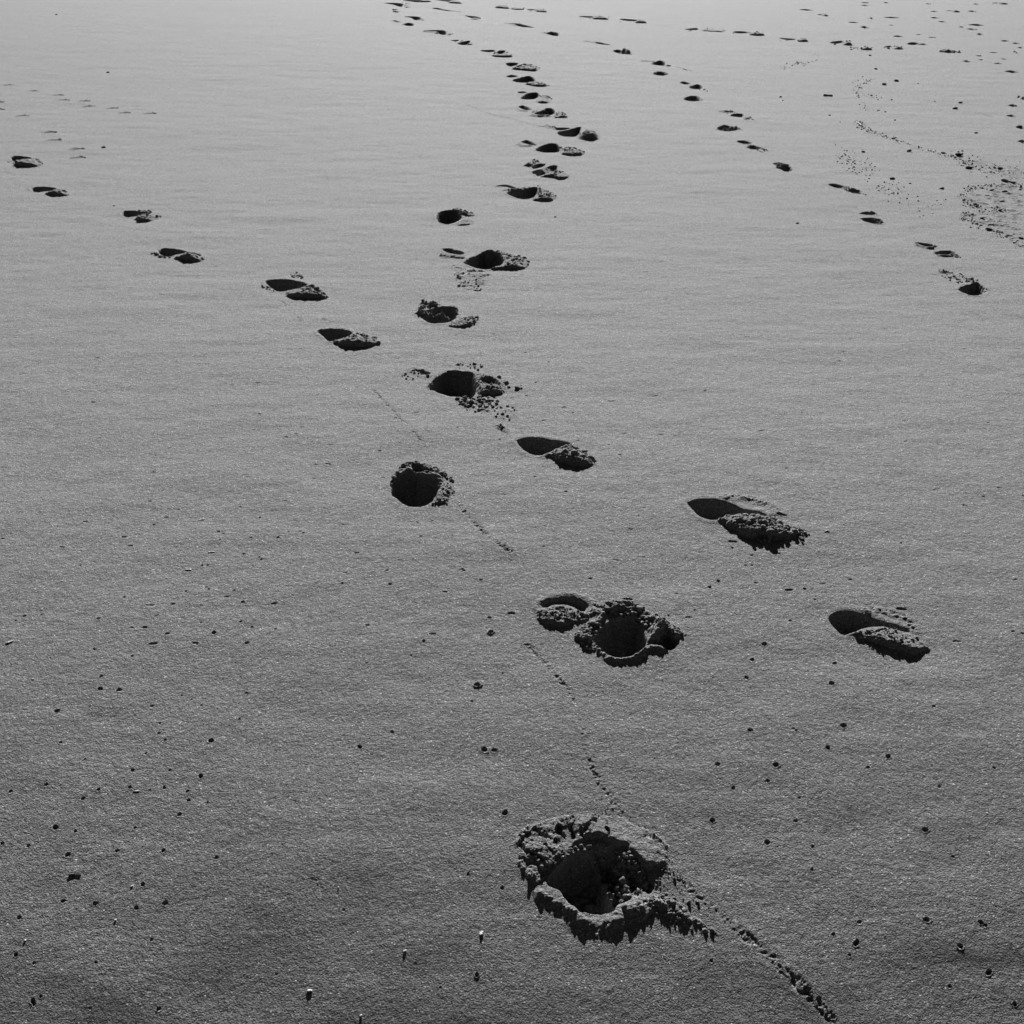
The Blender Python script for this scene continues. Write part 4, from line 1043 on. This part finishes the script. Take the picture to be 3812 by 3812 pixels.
# ------------------------------------------------------------------ pebbles, wrack, shells, sticks
PEB = [clod_mesh('pebble', 60 + s, .6, PEBBLE, 2, .22) for s in range(6)]
PEBBLES = [
 (VK,765,547,13,'rounded dark pebble, uppermost of three lying in the upper right sand'),(VK,925,642,17,'flat dark pebble right of the curved one, upper right'),
 (VK,828,672,15,'curved dark pebble, upper right sand'),(VK,728,755,10,'small dark pebble at the end of a crumb arc'),
 (VK,1390,857,18,'dark pebble lying just under a thin straight line, upper right'),(VK,1430,812,13,'dark pebble just above a thin straight line, upper right'),
 (VK,717,437,9,'pointed small stone below the top row of prints'),(VK,570,392,8,'small upright stone below the double-humped print'),
 (VK,150,502,9,'largest stone of a short diagonal row, upper right'),(VK,130,508,6,'middle stone of a short diagonal row, upper right'),(VK,105,522,6,'lower left stone of a short diagonal row, upper right'),
 (VK,660,606,6,'tiny stone above a curved crumb arc'),(VK,638,695,8,'tiny dark stone on the left side of a crumb arc'),(VK,888,790,8,'small tilted stone standing alone, upper right'),
 (VK,783,870,6,'tiny stone left of its twin on a crumb arc'),(VK,840,882,8,'tiny stone right of its twin on a crumb arc'),(VK,400,908,8,'small stone left of the white stick'),
 (VK,483,966,5,'tiny stone lying left of the white stick, lower one'),(VK,915,948,9,'tiny flat stone right of the white stick'),(VK,1555,1050,12,'slanting dark stone far right of the wrack line'),
 (VK,1230,800,5,'tiny stone at the left end of a thin line'),(VK,1097,662,5,'tiny lone stone right of the flat pebble'),(VK,12,766,9,'pointed stone left of the short dark stick'),(VK,30,792,6,'tiny pale-edged stone under the pointed one'),
 (VL,1302,316,13,'dark boulder-like pebble below the wrack line, right side'),(VL,1488,327,10,'dark pebble on the wrack line, right side'),(VL,1572,340,18,'long pebble on the wrack line at right'),
 (VL,1630,410,15,'flat dark pebble at the lower end of the wrack line'),(VL,1800,414,14,'largest dark pebble near the right edge'),(VL,1770,408,8,'small pebble left of the largest one near the right edge'),
 (VL,1750,431,7,'small pebble below left of the largest one near the right edge'),(VL,1480,525,11,'lone dark pebble left of the zigzag wrack'),(VL,1826,540,14,'dark pebble at the right end of the upper zigzag wrack'),
 (VL,1755,531,11,'dark pebble in the upper zigzag wrack'),(VL,1665,609,10,'upper of two touching pebbles in the zigzag wrack'),(VL,1673,621,11,'lower of two touching pebbles in the zigzag wrack'),
 (VL,1800,645,10,'pointed pebble right of the zigzag wrack'),(VL,1701,686,11,'round dark pebble inside the lower zigzag wrack'),(VL,1672,712,10,'dark pebble on the lower zigzag wrack'),
 (VL,1738,746,15,'flat pebble on the lower zigzag wrack'),(VL,1916,790,10,'dark pebble at the right edge'),(VL,1881,815,9,'dark pebble below left of the one at the right edge'),
 (VL,689,712,8,'lone small dark pebble between the trails, right of centre'),(VL,1050,321,10,'flat dark pebble left of the wrack line'),(VL,1215,243,8,'small pebble on the thin part of the wrack line'),
 (VL,1210,470,14,'thin dark pebble sliver right of the fainter trail'),(VL,1307,496,7,'small stone right of the dark sliver'),
 (VH,1290,1268,11,'small dark pebble right of the crescent print'),(VR,301,430,5,'small pale stone casting a shadow near the leftmost prints'),(VR,314,211,4,'tiny dark stone in the upper left sand'),(VR,164,43,3,'tiny dark stone near the top left corner'),
 (VG,912,572,8,'tiny dark stone above the third crossing print'),
]
for V, x, y, r, lab in PEBBLES:
    c = V.p(x, y); s = V.size(x, y, r)
    o = place(PEB[random.randrange(6)], 'pebble', c[0], c[1], s, flat=.8, stretch=1.25, rz=random.uniform(-.4, .4), sink=.3)
    o['label'] = lab; o['category'] = 'pebble'

WRACK = [
 (VL, [(1020,155),(1060,195),(1200,240),(1320,285),(1450,325),(1560,350),(1630,410)], 10, 150, 'thin wrack line of dark crumbs running down to the right edge'),
 (VL, [(1930,500),(1760,505),(1640,515),(1595,560),(1610,600),(1670,620)], 16, 160, 'upper arc of the zigzag wrack of crumbs at right'),
 (VL, [(1810,640),(1700,645),(1590,665),(1650,700),(1740,745),(1830,780),(1930,835)], 16, 170, 'lower arc of the zigzag wrack of crumbs at right'),
 (VL, [(1560,355),(1680,380),(1780,430),(1900,440)], 40, 130, 'loose scatter of crumbs beside the largest pebble at right'),
 (VK, [(730,630),(660,660),(590,720),(680,755),(800,775)], 14, 60, 'small crumb arc open to the right, upper right'),
 (VK, [(620,640),(640,780),(690,850),(830,870)], 16, 50, 'second crumb arc below the first, upper right'),
 (VK, [(640,960),(700,1030),(800,1055)], 10, 50, 'crumbs below the white stick'),
 (VK, [(40,540),(120,510),(260,500),(300,430)], 18, 36, 'diagonal row of crumbs left of the wrack line, upper right'),
 (VL, [(950,330),(1000,360),(1040,420),(960,390)], 40, 90, 'grainy patch of crumbs left of the wrack line'),
 (VL, [(1480,640),(1240,560),(1180,500)], 40, 80, 'faint crumb scatter between the fainter trail and the zigzag wrack'),
]
for V, pts, spread, n, lab in WRACK:
    L = catmull(np.array(pts, float), 8, False); items = []
    for k in range(int(n * 2.4)):
        p = L[rng.integers(len(L))] + rng.normal(size=2) * (spread * 1.2, spread * .6)
        c = V.p(*p); items.append((c[0], c[1], V.size(p[0], p[1], 1.1 + 4.4 * rng.random() ** 4)))
    VV = np.array([(i[0], i[1]) for i in items]).mean(0)
    o = crumb_mesh('wrack_crumbs', items, None, (VV[0], VV[1], 0)); o.data.materials[0] = PEBBLE
    o['kind'] = 'stuff'; o['label'] = lab; o['category'] = 'wrack'

def shell_mesh(name, L, W, seed):           # thin curved chip with thickness
    n, m = 9, 5; V, F = [], []
    for side in (0, 1):
        for i in range(n):
            for j in range(m):
                u = i / (n - 1) * 2 - 1; v = j / (m - 1) * 2 - 1
                w = W * math.sqrt(max(.05, 1 - abs(u) ** 2.6)) * (1 + .15 * math.sin(seed + 5 * u))
                V.append((u * L, v * w, W * .35 * (1 - v * v) * (1 - .5 * u * u) - side * W * .12))
    def q(s, i, j): return s * n * m + i * m + j
    for i in range(n - 1):
        for j in range(m - 1):
            F.append((q(0, i, j), q(0, i + 1, j), q(0, i + 1, j + 1), q(0, i, j + 1)))
            F.append((q(1, i, j), q(1, i, j + 1), q(1, i + 1, j + 1), q(1, i + 1, j)))
    for i in range(n - 1):
        F.append((q(0, i, 0), q(1, i, 0), q(1, i + 1, 0), q(0, i + 1, 0)))
        F.append((q(0, i, m - 1), q(0, i + 1, m - 1), q(1, i + 1, m - 1), q(1, i, m - 1)))
    for j in range(m - 1):
        F.append((q(0, 0, j), q(0, 0, j + 1), q(1, 0, j + 1), q(1, 0, j)))
        F.append((q(0, n - 1, j), q(1, n - 1, j), q(1, n - 1, j + 1), q(0, n - 1, j + 1)))
    me = bpy.data.meshes.new(name); me.from_pydata(V, [], F); me.materials.append(SHELL); me.update(); return me
SHELLS = [  # view, x, y, half length px, half width px, turn, lift, label
 (VM,1525,60,26,6,.35,.5,'white sliver of shell tilted up, uppermost of three at left'),
 (VM,1602,309,28,5,.05,.2,'thin level white sliver, middle one of three at left'),
 (VM,1425,438,28,6,-.1,.2,'flat white sliver, lowest one of three at left'),
 (VM,72,990,32,9,.6,.5,'bright white shell chip at the left edge'),
 (VM,315,738,8,5,.2,.2,'tiny white chip right of the left edge shell'),
 (VM,248,1268,9,5,.3,.2,'tiny white chip in the left foreground above the paired holes'),
 (VO,1437,609,17,6,-.05,.2,'small pale bar of shell left of the second print'),
 (VN,1018,178,26,4,.1,.2,'thin pale sliver among the holes of the lower left'),
 (VN,985,888,11,6,.6,.3,'small white chip beside a dark hole, lower left'),
 (VN,862,1142,10,6,.5,.3,'small bright chip in the lower left sand'),
 (VN,186,1300,9,8,.3,.3,'round white bead of shell near the lower left edge'),
 (VP,1690,1252,20,12,1.35,.6,'upright leaf-shaped white shell chip left of the nearest print'),
 (VP,405,1668,22,10,0,.3,'blocky white shell chip near the bottom edge'),
 (VP,1118,1378,14,6,.4,.3,'small white chip with a dark pocket below, lower centre'),
 (VP,790,1857,11,9,.5,.3,'small bright chip at the bottom edge'),
 (VP,622,908,6,6,.5,.3,'tiny white speck right of the short crawl track'),
 (VK,858,645,6,4,.5,.3,'tiny white speck between the dark pebbles, upper right'),
 (VK,1050,716,7,4,-.6,.3,'tiny pale chip right of the curved pebble'),
]
for V, x, y, a, b, rz, lift, lab in SHELLS:
    c = V.p(x, y); L = V.size(x, y, a); W = V.size(x, y, b) * 1.2
    o = bpy.data.objects.new('shell_fragment', shell_mesh('shell_fragment', L, W, x)); COL.objects.link(o)
    o.location = (c[0], c[1], height_at(*c) + W * .2 + .0005); o.rotation_euler = (-.35 * lift, -.12 * lift, rz)
    o['label'] = lab; o['category'] = 'shell'

def stick(p0, p1, rad, lab, mat, name='twig', bend=.04):
    a = np.array([*p0, height_at(*p0) + rad * .8]); b = np.array([*p1, height_at(*p1) + rad * .8])
    n, m = 9, 8; V, F = [], []
    d = b - a; side = np.array([-d[1], d[0], 0]); side /= np.linalg.norm(side); up = np.array([0, 0, 1.])
    Ln = np.linalg.norm(d); mid = (a + b) / 2
    for i in range(n):
        u = i / (n - 1); c = a + d * u + side * bend * Ln * math.sin(u * 5) * .5
        r = rad * (1 - .35 * u) * (1 + .15 * math.sin(9 * u))
        for j in range(m):
            t = 2 * math.pi * j / m; V.append(tuple(c + side * r * math.cos(t) + up * r * math.sin(t) - mid * (1, 1, 0)))
    for i in range(n - 1):
        for j in range(m): F.append((i * m + j, i * m + (j + 1) % m, (i + 1) * m + (j + 1) % m, (i + 1) * m + j))
    F.append(tuple(range(m))[::-1]); F.append(tuple((n - 1) * m + j for j in range(m)))
    me = bpy.data.meshes.new(name); me.from_pydata(V, [], F); me.materials.append(mat); me.update()
    for p in me.polygons: p.use_smooth = True
    o = bpy.data.objects.new(name, me); COL.objects.link(o); o.location = (mid[0], mid[1], 0)
    o['label'] = lab; o['category'] = 'stick'
stick(VK.p(350,758), VK.p(422,759), .012, 'short dark straight stick lying level, upper right', REED, bend=.01)
stick(VK.p(612,966), VK.p(658,991), .005, 'short white stick at the head of the wrack line', BLEACHED)
stick(VL.p(1812,474), VL.p(1882,492), .010, 'dark stick lying in the wrack near the right edge', REED)
stick(VN.p(512,806), VN.p(606,796), .0014, 'thin dark blade of dry reed in the lower left sand', REED, name='reed_blade')

scene.render.engine = 'CYCLES'
print('things', built, 'fine quads', len(quads), 'coarse', len(cq))
